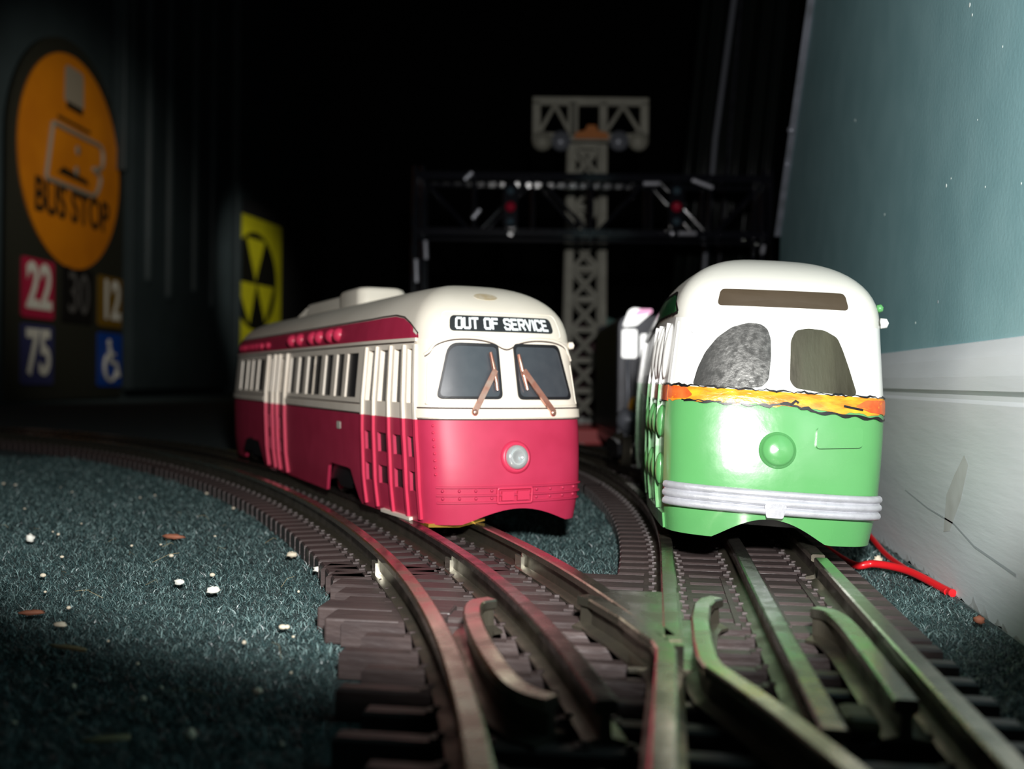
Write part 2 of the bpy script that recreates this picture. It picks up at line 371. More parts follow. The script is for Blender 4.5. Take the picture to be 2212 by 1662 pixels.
tn = empty('track_turnout'); tag(tn, 'brown track turnout in front of both streetcars where the two tracks join', 'turnout')
rail(tn, off_path(RP1, -16.25), 'rail')
rail(tn, [p for p in off_path(RP1, 0) if p[1] > 117], 'rail_dark')
rail(tn, [p for p in off_path(RP1, 16.25) if p[1] > 147] , 'rail')
rail(tn, [(3.0, y) for y in range(148, 229, 8)], 'rail')
m = MB(); sweep(m, [(19.6, 113), (19.4, 150), (19.3, 190), (19.25, 228)], rail_prof()); m.build('rail', ['rail_dark', 'rail_web'], tn)
rail(tn, [(35.5, y) for y in range(56, 229, 8)], 'rail')
wa = [(0.6, 56), (1.0, 90), (1.6, 120), (2.0, 143.4), (1.2, 148), (-.6, 152.2), (-3.9, 161.5), (-7.6, 169.5), (-9.6, 174), (-11.8, 176.2)]
wb = [(27.0, 70), (24, 84), (19.6, 101.5), (15.0, 116.8), (10.9, 128.4), (8.2, 135.5), (7.5, 140), (7.3, 150), (7.5, 163), (8.3, 173), (9.3, 177), (10.9, 179.1)]
rail(tn, wa, 'rail', 'wing_rail'); rail(tn, wb, 'rail', 'wing_rail')
m = MB()                                       # frog: filled point where both inner rails meet
m.prism([(-3.4, ZT), (7.0, ZT), (7.0, ZT + .9), (-3.4, ZT + .9)], 149, 180); m.build('frog_plate', 'rail', tn)
m = MB(); fv = [(1.9, 145.5), (4.5, 145.5), (4.5, 182), (-7.6, 182), (-6.6, 172)]
m.add([(x, y, z) for z in (ZT, 9.85) for x, y in fv], [(4, 3, 2, 1, 0), (5, 6, 7, 8, 9)] + [(i, (i + 1) % 5, (i + 1) % 5 + 5, i + 5) for i in range(5)])
m.build('frog_point', 'rail', tn)
ga = catmull([(-27.0, 170.6), (-29.2, 167.4), (-28.3, 159.1), (-24.9, 146.3), (-21.0, 134.4), (-17.6, 125.6), (-14.8, 121.0), (-11.5, 118.6)], 5)
gb = catmull([(26.6, 174.0), (29.0, 171.5), (30.0, 164.0), (30.1, 146.1), (30.0, 134.9), (29.8, 125.0)], 5)
rail(tn, ga, 'rail', 'guard_rail', foot=3.2); rail(tn, gb, 'rail', 'guard_rail', foot=3.0)
for d in (-16.25, 0, 16.25):                   # bright joints between turnout and curve
    x, y, p = RP1[-1]; m = MB(); x += math.cos(p) * d; y += math.sin(p) * d
    for s_ in (-1, 1):
        m.box(s_ * 1.7 - .35, s_ * 1.7 + .35, -2.2, 2.2, ZT + .6, ZT + 3.2, M=Matrix.Translation((x, y, 0)) @ Matrix.Rotation(p, 4, 'Z'))
    m.box(-1.2, 1.2, -.35, .1, ZT + .5, ZRAIL - .05, M=Matrix.Translation((x, y, 0)) @ Matrix.Rotation(p, 4, 'Z'))
    m.build('rail_joiner', 'rail_bright', tn)
m = MB(); m.box(22.6, 27.2, 125, 132, ZT, 7.4); m.build('contact_block', 'brass_dull', tn, 1.2)
y = 222.0; k = 0; gb_i = 0
while y > 66:
    cx = float(trk_x(y)); near = y < 181
    if near:
        le = -50.6 + .295 * (162.6 - y) + (3.6 if k % 2 else 0); w = 3.2; re = 46.3; pitch = 8.9 + (.6 if k % 2 else 0)
    else:
        le = cx - 29.5; w = 6.2; re = 46.3; pitch = 8.2
    rr = (cx - 16.9, cx, cx + 16.9, 3.0, 19.25, 35.5) if not near else (cx - 16.9, cx, 19.3, 35.5)
    tie_mesh('s', le, re, w, rr).build('tie', 'tie', tn).location = (0, y * U, 0)
    y -= pitch; k += 1
m = MB(); m.box(-61, -36, 180, 187, .3, 5.0); m.box(-57, -36, 172, 179.4, .3, 5.0); m.build('end_block', 'tie', tn, .5)
m = MB()
for rx in (3.0, 19.25, 35.5):                  # plastic strips that tie the sleepers together under the green route
    for s_ in (-1, 1): m.box(rx + s_ * 4.3 - .5, rx + s_ * 4.3 + .5, 182, 226, 1, ZT + .3)
m.build('tie_strip', 'tie', tn)
pile()

# ------------------------------------------------------------------ streetcar hull: a surface over (s, z); s runs round the plan from the nose, z up
HALF = [(0, 0), (6, .25), (12, 1.0), (17, 2.3), (20.2, 4.1), (22.0, 6.6), (22.9, 10), (24.0, 24), (25.0, 42), (25.4, 60), (25.4, 120), (25.4, 180), (25.4, 235), (24.2, 260), (21, 273), (15, 281), (7, 284.6), (0, 285)]
OUT = catmull(HALF); ARC = [0]
for a, b in zip(OUT, OUT[1:]): ARC.append(ARC[-1] + math.hypot(b[0] - a[0], b[1] - a[1]))
def plan(s):
    s = min(max(s, 0), ARC[-1]); i = min(max(bisect.bisect_right(ARC, s) - 1, 0), len(ARC) - 2)
    t = (s - ARC[i]) / (ARC[i + 1] - ARC[i]); a, b = OUT[i], OUT[i + 1]
    return a[0] + (b[0] - a[0]) * t, a[1] + (b[1] - a[1]) * t
def sy(y): return min(a for a, o in zip(ARC, OUT) if o[1] >= y)
def tab(T, v):
    if v <= T[0][0]: return T[0][1]
    for (a, b), (c, d) in zip(T, T[1:]):
        if v <= c: return b + (d - b) * (v - a) / (c - a)
    return T[-1][1]
WXT = [(0, .93), (8, .975), (22, 1.0), (30, 1.0), (46, .95), (70, .95)]
FST = [(0, .9), (5, .2), (10, 0), (14, .25), (18, .7), (22, 1.3), (26, 2.0), (29, 2.6), (31.5, 3.4), (45, 6.5), (50, 7.3), (70, 7.3)]
ZR, HR, PW = 46., 16., 2.25
class Hull:
    def __init__(h, SX, SZ, skirt): h.SX, h.SZ, h.skirt = SX, SZ, skirt
    def base(h, s, z):
        sg = -1 if s < 0 else 1; x, y0 = plan(abs(s)); y = y0
        zt_ = 5.4 if y0 < 20 else 12
        if z < zt_:
            zb = h.skirt(s, y0); z = zb + z * (zt_ - zb) / zt_
        x *= tab(WXT, z); y += tab(FST, z) * max(0, 1 - y0 / 45.); y -= tab(FST, z) * .8 * max(0, (y0 - 240) / 45.)
        if z > ZR:
            u = min((z - ZR) / HR, 1); k = max(1 - u ** PW, 0) ** (1 / PW); cy = min(max(y0, 38), 247); x *= k; y = cy + (y - cy) * k
        return Vector((sg * x * h.SX, y * h.SX, z * h.SZ))
    def P(h, s, z, off=0.):
        p = h.base(s, z)
        if not off: return p
        e = .15; n = (h.base(s + e, z) - h.base(s - e, z)).cross(h.base(s, min(z + e, 61.8)) - h.base(s, max(z - e, 0)))
        return p + n.normalized() * off
    # a raised (or sunk) panel following the surface between s0..s1 and z0..z1
    def panel(h, m, s0, s1, z0, z1, off, mi=0, ds=2.0, dz=2.0, inn=-.05, rnd=False):
        ns = max(1, int(abs(s1 - s0) / ds)); nz = max(1, int(abs(z1 - z0) / dz))
        S_ = [s0 + (s1 - s0) * i / ns for i in range(ns + 1)]; Z_ = [z0 + (z1 - z0) * j / nz for j in range(nz + 1)]
        h.grid(m, S_, Z_, lambda i, j: True, off, mi, smooth=True)
        ring = [(s, z0) for s in S_] + [(s1, z) for z in Z_[1:]] + [(s, z1) for s in S_[::-1][1:]] + [(s0, z) for z in Z_[::-1][1:-1]]
        n = len(ring); vs = [h.P(s, z, off) for s, z in ring] + [h.P(s, z, inn) for s, z in ring]
        m.add(vs, [(i, i + n, (i + 1) % n + n, (i + 1) % n) for i in range(n)], mi)
    def grid(h, m, S_, Z_, keep, off=0., mi=0, smooth=True, mif=None):
        vs = [h.P(s, z, off) for z in Z_ for s in S_]; n = len(S_); used = {}; V = []; fs = {}
        def g(i):
            if i not in used: used[i] = len(V); V.append(vs[i])
            return used[i]
        for j in range(len(Z_) - 1):
            for i in range(n - 1):
                if keep(i, j):
                    mm = mif(i, j) if mif else mi
                    fs.setdefault(mm, []).append((g(j * n + i), g(j * n + i + 1), g((j + 1) * n + i + 1), g((j + 1) * n + i)))
        o = len(m.v); m.v += [tuple(p) for p in V]
        for mm, l in fs.items():
            for f in l: m.f.append(tuple(q + o for q in f)); m.m.append(mm); m.sm.append(smooth)
    # a closed outline on the surface, filled, with a small thickness
    def poly(h, m, pts, off, mi=0, rings=4, inn=-.05, smooth=True):
        n = len(pts); cs = sum(p[0] for p in pts) / n; cz = sum(p[1] for p in pts) / n; vs = []
        for r in range(rings):
            k = 1 - r / rings
            vs += [h.P(cs + (a - cs) * k, cz + (b - cz) * k, off) for a, b in pts]
        vs.append(h.P(cs, cz, off))
        fs = [(r * n + i, r * n + (i + 1) % n, (r + 1) * n + (i + 1) % n, (r + 1) * n + i) for r in range(rings - 1) for i in range(n)]
        fs += [((rings - 1) * n + i, (rings - 1) * n + (i + 1) % n, rings * n) for i in range(n)]
        m.add(vs, fs, mi, smooth)
        e = [h.P(a, b, off) for a, b in pts] + [h.P(a, b, inn) for a, b in pts]
        m.add(e, [(i, i + n, (i + 1) % n + n, (i + 1) % n) for i in range(n)], mi)
    def line(h, m, pts, off, r, mi=0, n=6): m.tube([h.P(a, b, off) for a, b in pts], r, n, mi)
    def strip(h, m, pts, w, off, mi=0):     # flat painted stroke
        if callable(w): ww = w
        else: ww = lambda i: w
        L = []; N = len(pts)
        for i, (a, b) in enumerate(pts):
            p = pts[max(i - 1, 0)]; q = pts[min(i + 1, N - 1)]; dx, dz = q[0] - p[0], q[1] - p[1]; l = math.hypot(dx, dz) or 1
            L.append((a - dz / l * ww(i) / 2, b + dx / l * ww(i) / 2, a + dz / l * ww(i) / 2, b - dx / l * ww(i) / 2))
        vs = [h.P(a, b, off) for a, b, _, _ in L] + [h.P(c, d, off) for _, _, c, d in L]
        m.add(vs, [(i + N, i + 1 + N, i + 1, i) for i in range(N - 1)], mi)
def rpoly(pts, r=1.2, n=5):                  # round the corners of an outline
    out = []; N = len(pts)
    for i in range(N):
        p = Vector(pts[i][:2]); a = Vector(pts[i - 1][:2]); b = Vector(pts[(i + 1) % N][:2]); rr = pts[i][2] if len(pts[i]) > 2 else r
        da = (a - p); db = (b - p); ra = min(rr, da.length * .48, db.length * .48) if rr else 0
        if not ra: out.append(tuple(p)); continue
        A = p + da.normalized() * ra; B = p + db.normalized() * ra
        for k in range(n + 1):
            t = k / n; out.append(tuple(A * (1 - t) ** 2 + p * 2 * t * (1 - t) + B * t * t))
    dense = []
    for i in range(len(out)):
        a = Vector(out[i]); b = Vector(out[(i + 1) % len(out)]); k = max(1, int((b - a).length / 1.5))
        for j in range(k): dense.append(tuple(a.lerp(b, j / k)))
    return dense
GLY = {'O': [[(.15, 0), (.85, 0), (1, .12), (1, .88), (.85, 1), (.15, 1), (0, .88), (0, .12), (.15, 0)]],
       'U': [[(0, 1), (0, .12), (.15, 0), (.85, 0), (1, .12), (1, 1)]], 'T': [[(0, 1), (1, 1)], [(.5, 1), (.5, 0)]],
       'F': [[(0, 0), (0, 1), (.95, 1)], [(0, .55), (.8, .55)]], 'S': [[(1, .82), (.85, 1), (.15, 1), (0, .88), (0, .65), (.15, .53), (.85, .47), (1, .35), (1, .12), (.85, 0), (.15, 0), (0, .18)]],
       'E': [[(.95, 1), (0, 1), (0, 0), (.95, 0)], [(0, .52), (.8, .52)]], 'R': [[(0, 0), (0, 1), (.85, 1), (1, .88), (1, .62), (.85, .5), (0, .5)], [(.5, .5), (1, 0)]],
       'V': [[(0, 1), (.5, 0), (1, 1)]], 'I': [[(0, 1), (0, 0)]], 'C': [[(1, .8), (.85, 1), (.15, 1), (0, .88), (0, .12), (.15, 0), (.85, 0), (1, .2)]]}
def truck(parent, y, hull_off, yaw, lift):
    lift -= 8.6
    t = empty('truck'); t.parent = parent; t.location = (hull_off * U, y * U, 0); t.rotation_euler = (0, 0, yaw)
    for sx_ in (-1, 1):
        for dy in (-13, 13):
            m = MB(); M = Matrix.Translation((sx_ * 16.2, dy, 7.6 - lift)) @ Matrix.Rotation(math.pi / 2 * sx_, 4, 'Y')
            m.lathe([(0, -2.5), (6.5, -2.5), (6.8, -2.0), (6.8, -1.5), (6.2, -1.3), (6.0, 1.5), (4.8, 1.6), (4.4, .9), (2, .9), (1.6, 2.4), (0, 2.4)], M, 24); m.build('wheel', 'wheel_metal', t)
        m = MB(); x = sx_ * 19.0
        m.prism([(-20, 5), (-17, 9), (-8, 10), (8, 10), (17, 9), (20, 5), (17, 3.4), (9, 4.4), (5, 2.4), (-5, 2.4), (-9, 4.4), (-17, 3.4)], -1, 1, 0, Matrix.Translation((x, 0, 2 - lift)) @ Matrix.Rotation(math.pi / 2, 4, 'Z'))
        m.build('side_frame', 'black_plastic', t)
    m = MB(); m.box(-13, 13, -4, 4, 5 - lift, 10 - lift); m.build('bolster', 'black_plastic', t)

def streetcar(name, loc, yaw, roll, SX, SZ, red):
    root = empty(name, loc, (0, roll, yaw)); A = ARC[-1]
    def skirt(s, y):
        v = 0.
        if y < 20:
            q = abs(s - (1.5 if red else -.5)) / (16 if red else 12.5)
            if q < 1: v = (3.8 if red else 4.7) * math.cos(math.pi * q / 2) ** 1.1
        for a, b in ((54, 92), (190, 232)):
            if a < y < b: v = max(v, 9.5 * min(1, min(y - a, b - y) / 7.))
        if 140 < y < 186: v = v * 1
        return v
    H = Hull(SX, SZ, skirt); SPL = 25.8 if red else 31.0
    # openings on both sides
    SL = {}
    wins = []
    for i in range(7): wins.append((55 + i * 12.6, 55 + i * 12.6 + 9.4))
    for i in range(4): wins.append((188 + i * 13.5, 188 + i * 13.5 + 10.2))
    holes = []
    wz = (30.4, 43.2) if red else (33.5, 46.0)
    for a, b in wins:
        holes.append((-sy(b), -sy(a), *wz, 'win')); holes.append((sy(a), sy(b), *wz, 'win'))
    holes.append((sy(10), sy(24), *wz, 'win')); holes.append((sy(28), sy(46), *wz, 'win'))
    holes.append((sy(145), sy(160), *wz, 'win')); holes.append((sy(164), sy(180), *wz, 'win'))
    DS = (-sy(47), -sy(8)); D2 = (-sy(181), -sy(144))
    if red:
        for a, b in ((9.2, 14.0), (17.6, 23.6), (28.6, 35.4), (39.3, 45.5)):
            holes.append((-sy(b), -sy(a), 29.8, 43.6, 'door'))
            for z0, z1 in ((7.6, 12.6), (16.2, 21.4)): holes.append((-sy(b), -sy(a), z0, z1, 'door'))
    for a in (148, 158, 168):
        holes.append((-sy(a + 7), -sy(a), *wz, 'door2'))
        for z0, z1 in ((7.6, 12.6), (16.2, 21.4)): holes.append((-sy(a + 7), -sy(a), z0, z1, 'door2'))
    Sb = {0.0, A, -A, *DS, *D2}; Zb = {0, 5.4, 12, SPL, ZR}
    for s0, s1, z0, z1, _ in holes: Sb |= {s0, s1}; Zb |= {z0, z1}
    def fill(B, st):
        B = sorted(B); out = [B[0]]
        for a, b in zip(B, B[1:]):
            if b - a < 1e-6: continue
            n = max(1, math.ceil((b - a) / st(a, b)))
            out += [a + (b - a) * (i + 1) / n for i in range(n)]
        return out
    SS = fill(Sb, lambda a, b: 1.5 if abs(a + b) / 2 < 34 else 3.5); ZZ = fill(Zb, lambda a, b: 1.6)
    def hole_at(s, z):
        for q in holes:
            if q[0] < s < q[1] and q[2] < z < q[3]: return q
        return None
    def mid(i, j): return (SS[i] + SS[i + 1]) / 2, (ZZ[j] + ZZ[j + 1]) / 2
    def zone(i, j):
        s, z = mid(i, j)
        if hole_at(s, z): return None
        if DS[0] < s < DS[1] and z < ZR: return 'door'
        if D2[0] < s < D2[1] and z < ZR: return 'door2'
        return 'lower' if z < SPL else 'upper'
    cu = 'cream' if red else 'green_white'; cl = 'red_paint' if red else 'green_paint'
    low = MB(); up = MB(); d1 = MB(); d2 = MB()
    for mb, zn in ((low, 'lower'), (up, 'upper'), (d1, 'door'), (d2, 'door2')):
        H.grid(mb, SS, ZZ, lambda i, j: zone(i, j) == zn, 0, 0, True, lambda i, j: 0 if (zn == 'upper' or (zn in ('door', 'door2') and mid(i, j)[1] > SPL)) else (1 if zn != 'lower' else 0))
    # lower lip turned inward
    for i in range(len(SS) - 1):
        mb = d1 if DS[0] <= (SS[i] + SS[i + 1]) / 2 <= DS[1] else d2 if D2[0] <= (SS[i] + SS[i + 1]) / 2 <= D2[1] else low; mi = 0 if mb is low else 1
        a, b = H.P(SS[i], 0), H.P(SS[i + 1], 0); a2, b2 = H.P(SS[i], 0, -1.0), H.P(SS[i + 1], 0, -1.0); a3, b3 = H.P(SS[i], 6, -1.0), H.P(SS[i + 1], 6, -1.0)
        mb.add([a, b, b2, a2, b3, a3], [(0, 3, 2, 1), (3, 5, 4, 2)], mi)
    panes = {'win': [], 'door': [], 'door2': []}
    for s0, s1, z0, z1, kd in holes:              # reveals and dark panes
        mb = {'win': up, 'door': d1, 'door2': d2}[kd]; mi = 0 if z0 > SPL or kd == 'win' else 1
        S_ = [s for s in SS if s0 - 1e-6 <= s <= s1 + 1e-6]; Z_ = [z for z in ZZ if z0 - 1e-6 <= z <= z1 + 1e-6]; dep = -.6 if kd == 'win' else (-1.3 if z0 > SPL else -.9)
        ring = [(s, z0) for s in S_] + [(s1, z) for z in Z_[1:]] + [(s, z1) for s in S_[::-1][1:]] + [(s0, z) for z in Z_[::-1][1:-1]]
        n = len(ring); vs = [H.P(s, z, 0) for s, z in ring] + [H.P(s, z, dep) for s, z in ring]
        mb.add(vs, [((i + 1) % n, (i + 1) % n + n, i + n, i) for i in range(n)], mi)
        pn = MB(); H.grid(pn, S_, Z_, lambda i, j: True, dep, 0, True); panes[kd].append(pn)
    lo = low.build('lower_body', cl, root); uo = up.build('upper_body', cu, root)
    o1 = d1.build('front_door', [cu, cl], root); o2 = d2.build('centre_door', [cu, cl], root)
    for pn in panes['win']: pn.build('side_window', 'inside_dark', root)
    for pn in panes['door']: pn.build('door_window', 'inside_dark', o1)
    for pn in panes['door2']: pn.build('door_window', 'inside_dark', o2)
    # roof
    th = [math.pi / 2 * i / 16 for i in range(17)]
    ZRF = [ZR + HR * math.sin(t) ** (2 / PW) for t in th]; ZRF[-1] = ZR + HR * .99995
    S2 = fill({-A, 0, A, -40, 40}, lambda a, b: 2.0 if abs(a + b) / 2 < 40 else 6)
    rf = MB(); H.grid(rf, S2, ZRF, lambda i, j: True)
    rfo = rf.build('roof', 'cream_roof' if red else 'green_roof', root)
    # chassis, brass tabs, trucks
    m = MB(); m.box(-20 * SX, 20 * SX, 12 * SX, 272 * SX, 9.5, 12); m.box(-11, 11, 100, 185, 3, 9.5); m.box(-14, 14, 22, 56, .8, 9.5); m.build('chassis', 'black_plastic', root)
    return root, H, lo, uo, rfo, o1, o2, DS, D2

# ---- red streetcar
RY = .575
rr, H, lo, uo, rfo, o1, o2, DS, D2 = streetcar('red_streetcar', (-35.3, 259.2, 10.1), RY, 0, 1.03, 1.03, True)
tag(rr, 'red and cream model streetcar with an OUT OF SERVICE sign above its windshield', 'toy streetcar')
def belt_lines(H, root):
    m = MB(); full = [i * 2.0 for i in range(-12, 13)]
    H.panel(m, -sy(8), sy(275), 26.3, 28.4, .55, 0, 2, 1); m.build('belt_moulding', 'cream', root)
    m = MB(); H.panel(m, -sy(143), -sy(48), 26.3, 28.4, .55, 0, 3, 1); H.panel(m, -sy(270), -sy(182), 26.3, 28.4, .55, 0, 3, 1); m.build('belt_moulding', 'cream', root)
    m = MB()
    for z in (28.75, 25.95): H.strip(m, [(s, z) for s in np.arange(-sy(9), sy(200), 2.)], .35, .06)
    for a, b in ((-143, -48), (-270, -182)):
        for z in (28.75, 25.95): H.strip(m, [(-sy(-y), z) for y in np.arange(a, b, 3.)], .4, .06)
    m.build('belt_shadow_line', 'shade_line', root)  # thin dark strips paint the shade above and below the belt
belt_lines(H, rr)
def glass(H, root, outline, gmat, gas=.75, off=.18, gname='windshield'):
    if gas:
        m = MB(); n = len(outline); cs = sum(p[0] for p in outline) / n; cz = sum(p[1] for p in outline) / n
        ex = max(abs(p[0] - cs) for p in outline); ez = max(abs(p[1] - cz) for p in outline)
        big = [(cs + (a - cs) * (1 + gas / ex), cz + (b - cz) * (1 + gas / ez)) for a, b in outline]
        vs = [H.P(a, b, .45) for a, b in big] + [H.P(a, b, .45) for a, b in outline] + [H.P(a, b, -.05) for a, b in big] + [H.P(a, b, .0) for a, b in outline]
        fs = []
        for i in range(n):
            j = (i + 1) % n; fs += [(i, j, j + n, i + n), (i + 2 * n, j + 2 * n, j, i), (i + n, j + n, j + 3 * n, i + 3 * n)]
        m.add(vs, fs, 0, False); g = m.build('window_gasket', 'gasket', root)
    m = MB(); H.poly(m, outline, off, 0, 5); o = m.build(gname, gmat, root)
    return o
wl = rpoly([(-18.6, 31.6, 1.6), (-2.8, 31.6, 1.4), (-3.0, 44.2, 1.2), (-15.6, 44.4, 2.8)]); wr_ = rpoly([(2.8, 31.6, 1.4), (18.4, 31.6, 1.6), (16.0, 44.4, 1.6), (2.6, 44.4, 1.2)])
glass(H, rr, wl, 'red_glass'); glass(H, rr, wr_, 'red_glass')
# brow over the panes, with a dark strip painting the shade under it
m = MB()
brow = catmull([(-22.6, 41.8), (-21.2, 42.6), (-19.4, 44.6), (-15, 46.0), (-9, 46.2), (-4, 45.4), (0, 43.8), (4, 45.4), (9, 46.2), (15, 46.0), (19.4, 44.8), (21.2, 42.8), (22.8, 41.0)], 5)
H.line(m, [(a, b + .25) for a, b in brow], .05, .42); m.build('brow', 'cream', rr)
m = MB(); H.strip(m, [(a, b - .28) for a, b in brow], .3, .1); m.build('brow_shadow_line', 'shade_line', rr)
m = MB(); H.line(m, catmull([(-21.6, 40), (-21.8, 31), (-20.4, 29.6), (0, 29.4), (20.4, 29.6), (21.8, 31), (21.6, 40)], 6), 0, .18); m.build('windshield_seam', 'cream', rr)
# destination sign
m = MB(); H.poly(m, rpoly([(-15.6, 48.1, 1.3), (15.6, 48.1, 1.3), (15.6, 52.1, 1.3), (-15.6, 52.1, 1.3)]), .14, 0, 4); ds = m.build('destination_sign', 'sign_black', rr)
m = MB(); tx = 'OUT OF SERVICE'; wid = {'I': .25, ' ': .8}; tot = sum(wid.get(c, 1.75) + .72 for c in tx) - .72; x = -tot / 2 * 1.04
kk = 27.6 / tot; x = -13.8; cnt = 0
for c in tx:
    w = wid.get(c, 1.75) * kk
    if c != ' ':
        xo = x + (.12 if c == 'I' else 0)
        for st in GLY[c]:
            pts = [(xo + a * w, 48.85 + b * 2.5) for a, b in st]; dn = []
            for p, q in zip(pts, pts[1:]):
                L = math.hypot(q[0] - p[0], q[1] - p[1]) or 1; ux, uz = (q[0] - p[0]) / L, (q[1] - p[1]) / L; e = .22
                H.strip(m, [(p[0] - ux * e, p[1] - uz * e), ((p[0] + q[0]) / 2, (p[1] + q[1]) / 2), (q[0] + ux * e, q[1] + uz * e)], .62, .20 + .002 * (cnt % 9)); cnt += 1
    x += w + .72 * kk
m.build('sign_lettering', 'letter_white', ds)
m = MB(); sr = rpoly([(-18.2, 46.9, 1.2), (18.2, 46.9, 1.2), (18.2, 53.2, 1.4), (-18.2, 53.2, 1.4)]); H.line(m, sr + [sr[0]], 0, .13); m.build('sign_frame', 'cream', rr)
# wipers
def wiper(H, root, a, b, c, d):
    m = MB(); P = [H.P(*a, 1.1), H.P(*b, 1.7)]
    m.bar(P[0], P[1], 1.5, .6, up=(0, -1, .2)); m.lathe([(0, 0), (.9, 0), (.9, 1.2), (.5, 1.6), (0, 1.6)], Matrix.Translation(H.P(*a, 0)) @ Matrix.Rotation(math.pi / 2, 4, 'X'), 12)
    o = m.build('wiper', 'copper', root)
    m = MB(); m.tube([H.P(*c, 1.0), H.P(*b, 1.1), H.P(*d, 1.0)], [.45, .65, .45], 8); m.build('wiper_blade', 'copper', o)
wiper(H, rr, (-10.2, 27.8), (-4.3, 38.0), (-5.0, 42.6), (-3.8, 33.0)); wiper(H, rr, (11.6, 27.6), (3.6, 38.0), (3.0, 42.2), (4.6, 33.2))
# headlight
def Mn(H, s, z, off=0):                       # frame on the hull, z axis pointing outward
    p = H.P(s, z, off); q = H.P(s, z, off + 1); return Matrix.Translation(p) @ (q - p).to_track_quat('Z', 'Y').to_matrix().to_4x4()
m = MB(); m.lathe([(4.3, -.1), (4.2, .25), (3.7, .7), (3.25, .75), (3.1, .3)], Mn(H, .4, 16.6), 32); hl = m.build('headlight', 'red_light', rr)
m = MB(); m.lathe([(3.15, .3), (3.1, 1.0), (2.9, 1.3), (2.3, 1.75), (1.2, 1.5), (.8, 1.2), (0, 1.15)], Mn(H, .4, 16.6), 32); m.build('lens', 'lamp_lens', hl)
# bumper band
m = MB()
for z in (9.4, 7.4, 5.6): H.panel(m, -20.5, 22.5, z - .22, z + .22, .5, 0, 1.2, 1)
for s in np.arange(-19, 22, 4.2):
    if abs(s) > 5.6:
        for z in (8.5, 6.6): m.lathe([(.42, 0), (.38, .35), (.15, .5), (0, .5)], Mn(H, s, z), 8)
bm = m.build('bumper', 'red_paint', rr)
m = MB(); pts = rpoly([(-4.8, 5.2, .5), (4.8, 5.2, .5), (4.8, 9.0, .5), (-4.8, 9.0, .5)]); H.line(m, pts + [pts[0]], .3, .35)
H.panel(m, -3.8, -.5, 6.0, 8.3, .75, 0, .8, .8); H.panel(m, .5, 3.8, 6.0, 8.3, .75, 0, .8, .8); m.build('coupler_cover', 'red_light', bm)
m = MB()
for z in np.arange(12.5, 24.5, 1.7): m.lathe([(.4, -.2), (.33, .25), (.1, .45), (0, .45)], Mn(H, -20.6, float(z)), 8)
m.build('marker_stud', 'red_light', rr)
# letterboard, roof line, louvres and side lamps
m = MB()
lb = [(-sy(7.2), 47.0), (-sy(12), 49.8), (-sy(18), 51.6), (-sy(26), 52.4), (-sy(38), 52.4)] + [(-sy(y), 52.2) for y in range(48, 275, 8)]
bot = [(-sy(y), 46.4) for y in range(272, 10, -8)] + [(-sy(9), 46.5)]
n0 = len(lb)
S_l = [p[0] for p in lb]
for i in range(n0 - 1):
    (a0, b0), (a1, b1) = lb[i], lb[i + 1]; K = 4
    vs = [H.P(a0 + (a1 - a0) * 0, 46.3 + (b0 - 46.3) * j / K, .12) for j in range(K + 1)] + [H.P(a1, 46.3 + (b1 - 46.3) * j / K, .12) for j in range(K + 1)]
    m.add(vs, [(j, j + 1, K + 2 + j, K + 1 + j) for j in range(K)], 0, True)
lbo = m.build('letterboard', 'red_paint', rr)
m = MB(); H.line(m, lb[:1] + lb, .12, .32); H.panel(m, -sy(272), -sy(8), 45.4, 46.3, .5, 0, 4, 1); m.build('drip_rail', 'cream', rr)
m = MB(); H.strip(m, [(a, b + .35) for a, b in lb], .4, .2); H.strip(m, [(-sy(y), 45.2) for y in range(9, 270, 4)], .3, .1); m.build('roof_shadow_line', 'shade_line', rr)  # shade along the letterboard top and drip rail, painted as dark strips
for y in (74.5, 86, 98, 111, 124.5, 137.5):
    m = MB(); m.lathe([(2.6, -.3), (2.5, .9), (1.6, 1.8), (.6, 2.2), (0, 2.2)], Mn(H, -sy(y), 49.2) @ Matrix.Diagonal((1, .9, 1, 1)), 14); m.build('ventilator', 'red_light', lbo)
m = MB()
for y in range(184, 244, 9): m.ball(H.P(-sy(y), 48.6, .4), 2.9, 0, 10, (.5, 1.2, .55))
m.build('louvre', 'red_light', lbo)
m = MB(); H.poly(m, rpoly([(-sy(73), 20.6, .5), (-sy(70), 20.6, .5), (-sy(70), 22.8, .5), (-sy(73), 22.8, .5)]), .12, 0, 2); m.build('side_crest', 'card_white', lo)
# right side letterboard
m = MB(); H.panel(m, sy(14), sy(270), 46.3, 51.5, .12, 0, 5, 1.3); m.build('letterboard', 'red_paint', rr)
# doors: upright ribs and step
def ribs(H, door, ys, z0, z1, mats, SPL, w=.7, off=1.15):
    m = MB()
    for y in ys:
        s = -sy(y); H.panel(m, s - w, s + w, SPL, z1, off, 0, 1, 4); H.panel(m, s - w, s + w, z0, SPL, off, 1, 1, 4)
    m.build('door_post', mats, door)
ribs(H, o1, (8.4, 16, 26, 37.2, 46.8), 1.0, 44.6, ['cream', 'red_light'], 25.8, .55, .75)
ribs(H, o2, (145, 156.5, 166.5, 180), 1.0, 44.6, ['cream', 'red_light'], 25.8, .8, 1.0)
m = MB(); H.panel(m, -sy(34), -sy(14), .1, .9, 1.0, 0, 2, 1); m.build('door_step', 'cream', o1)
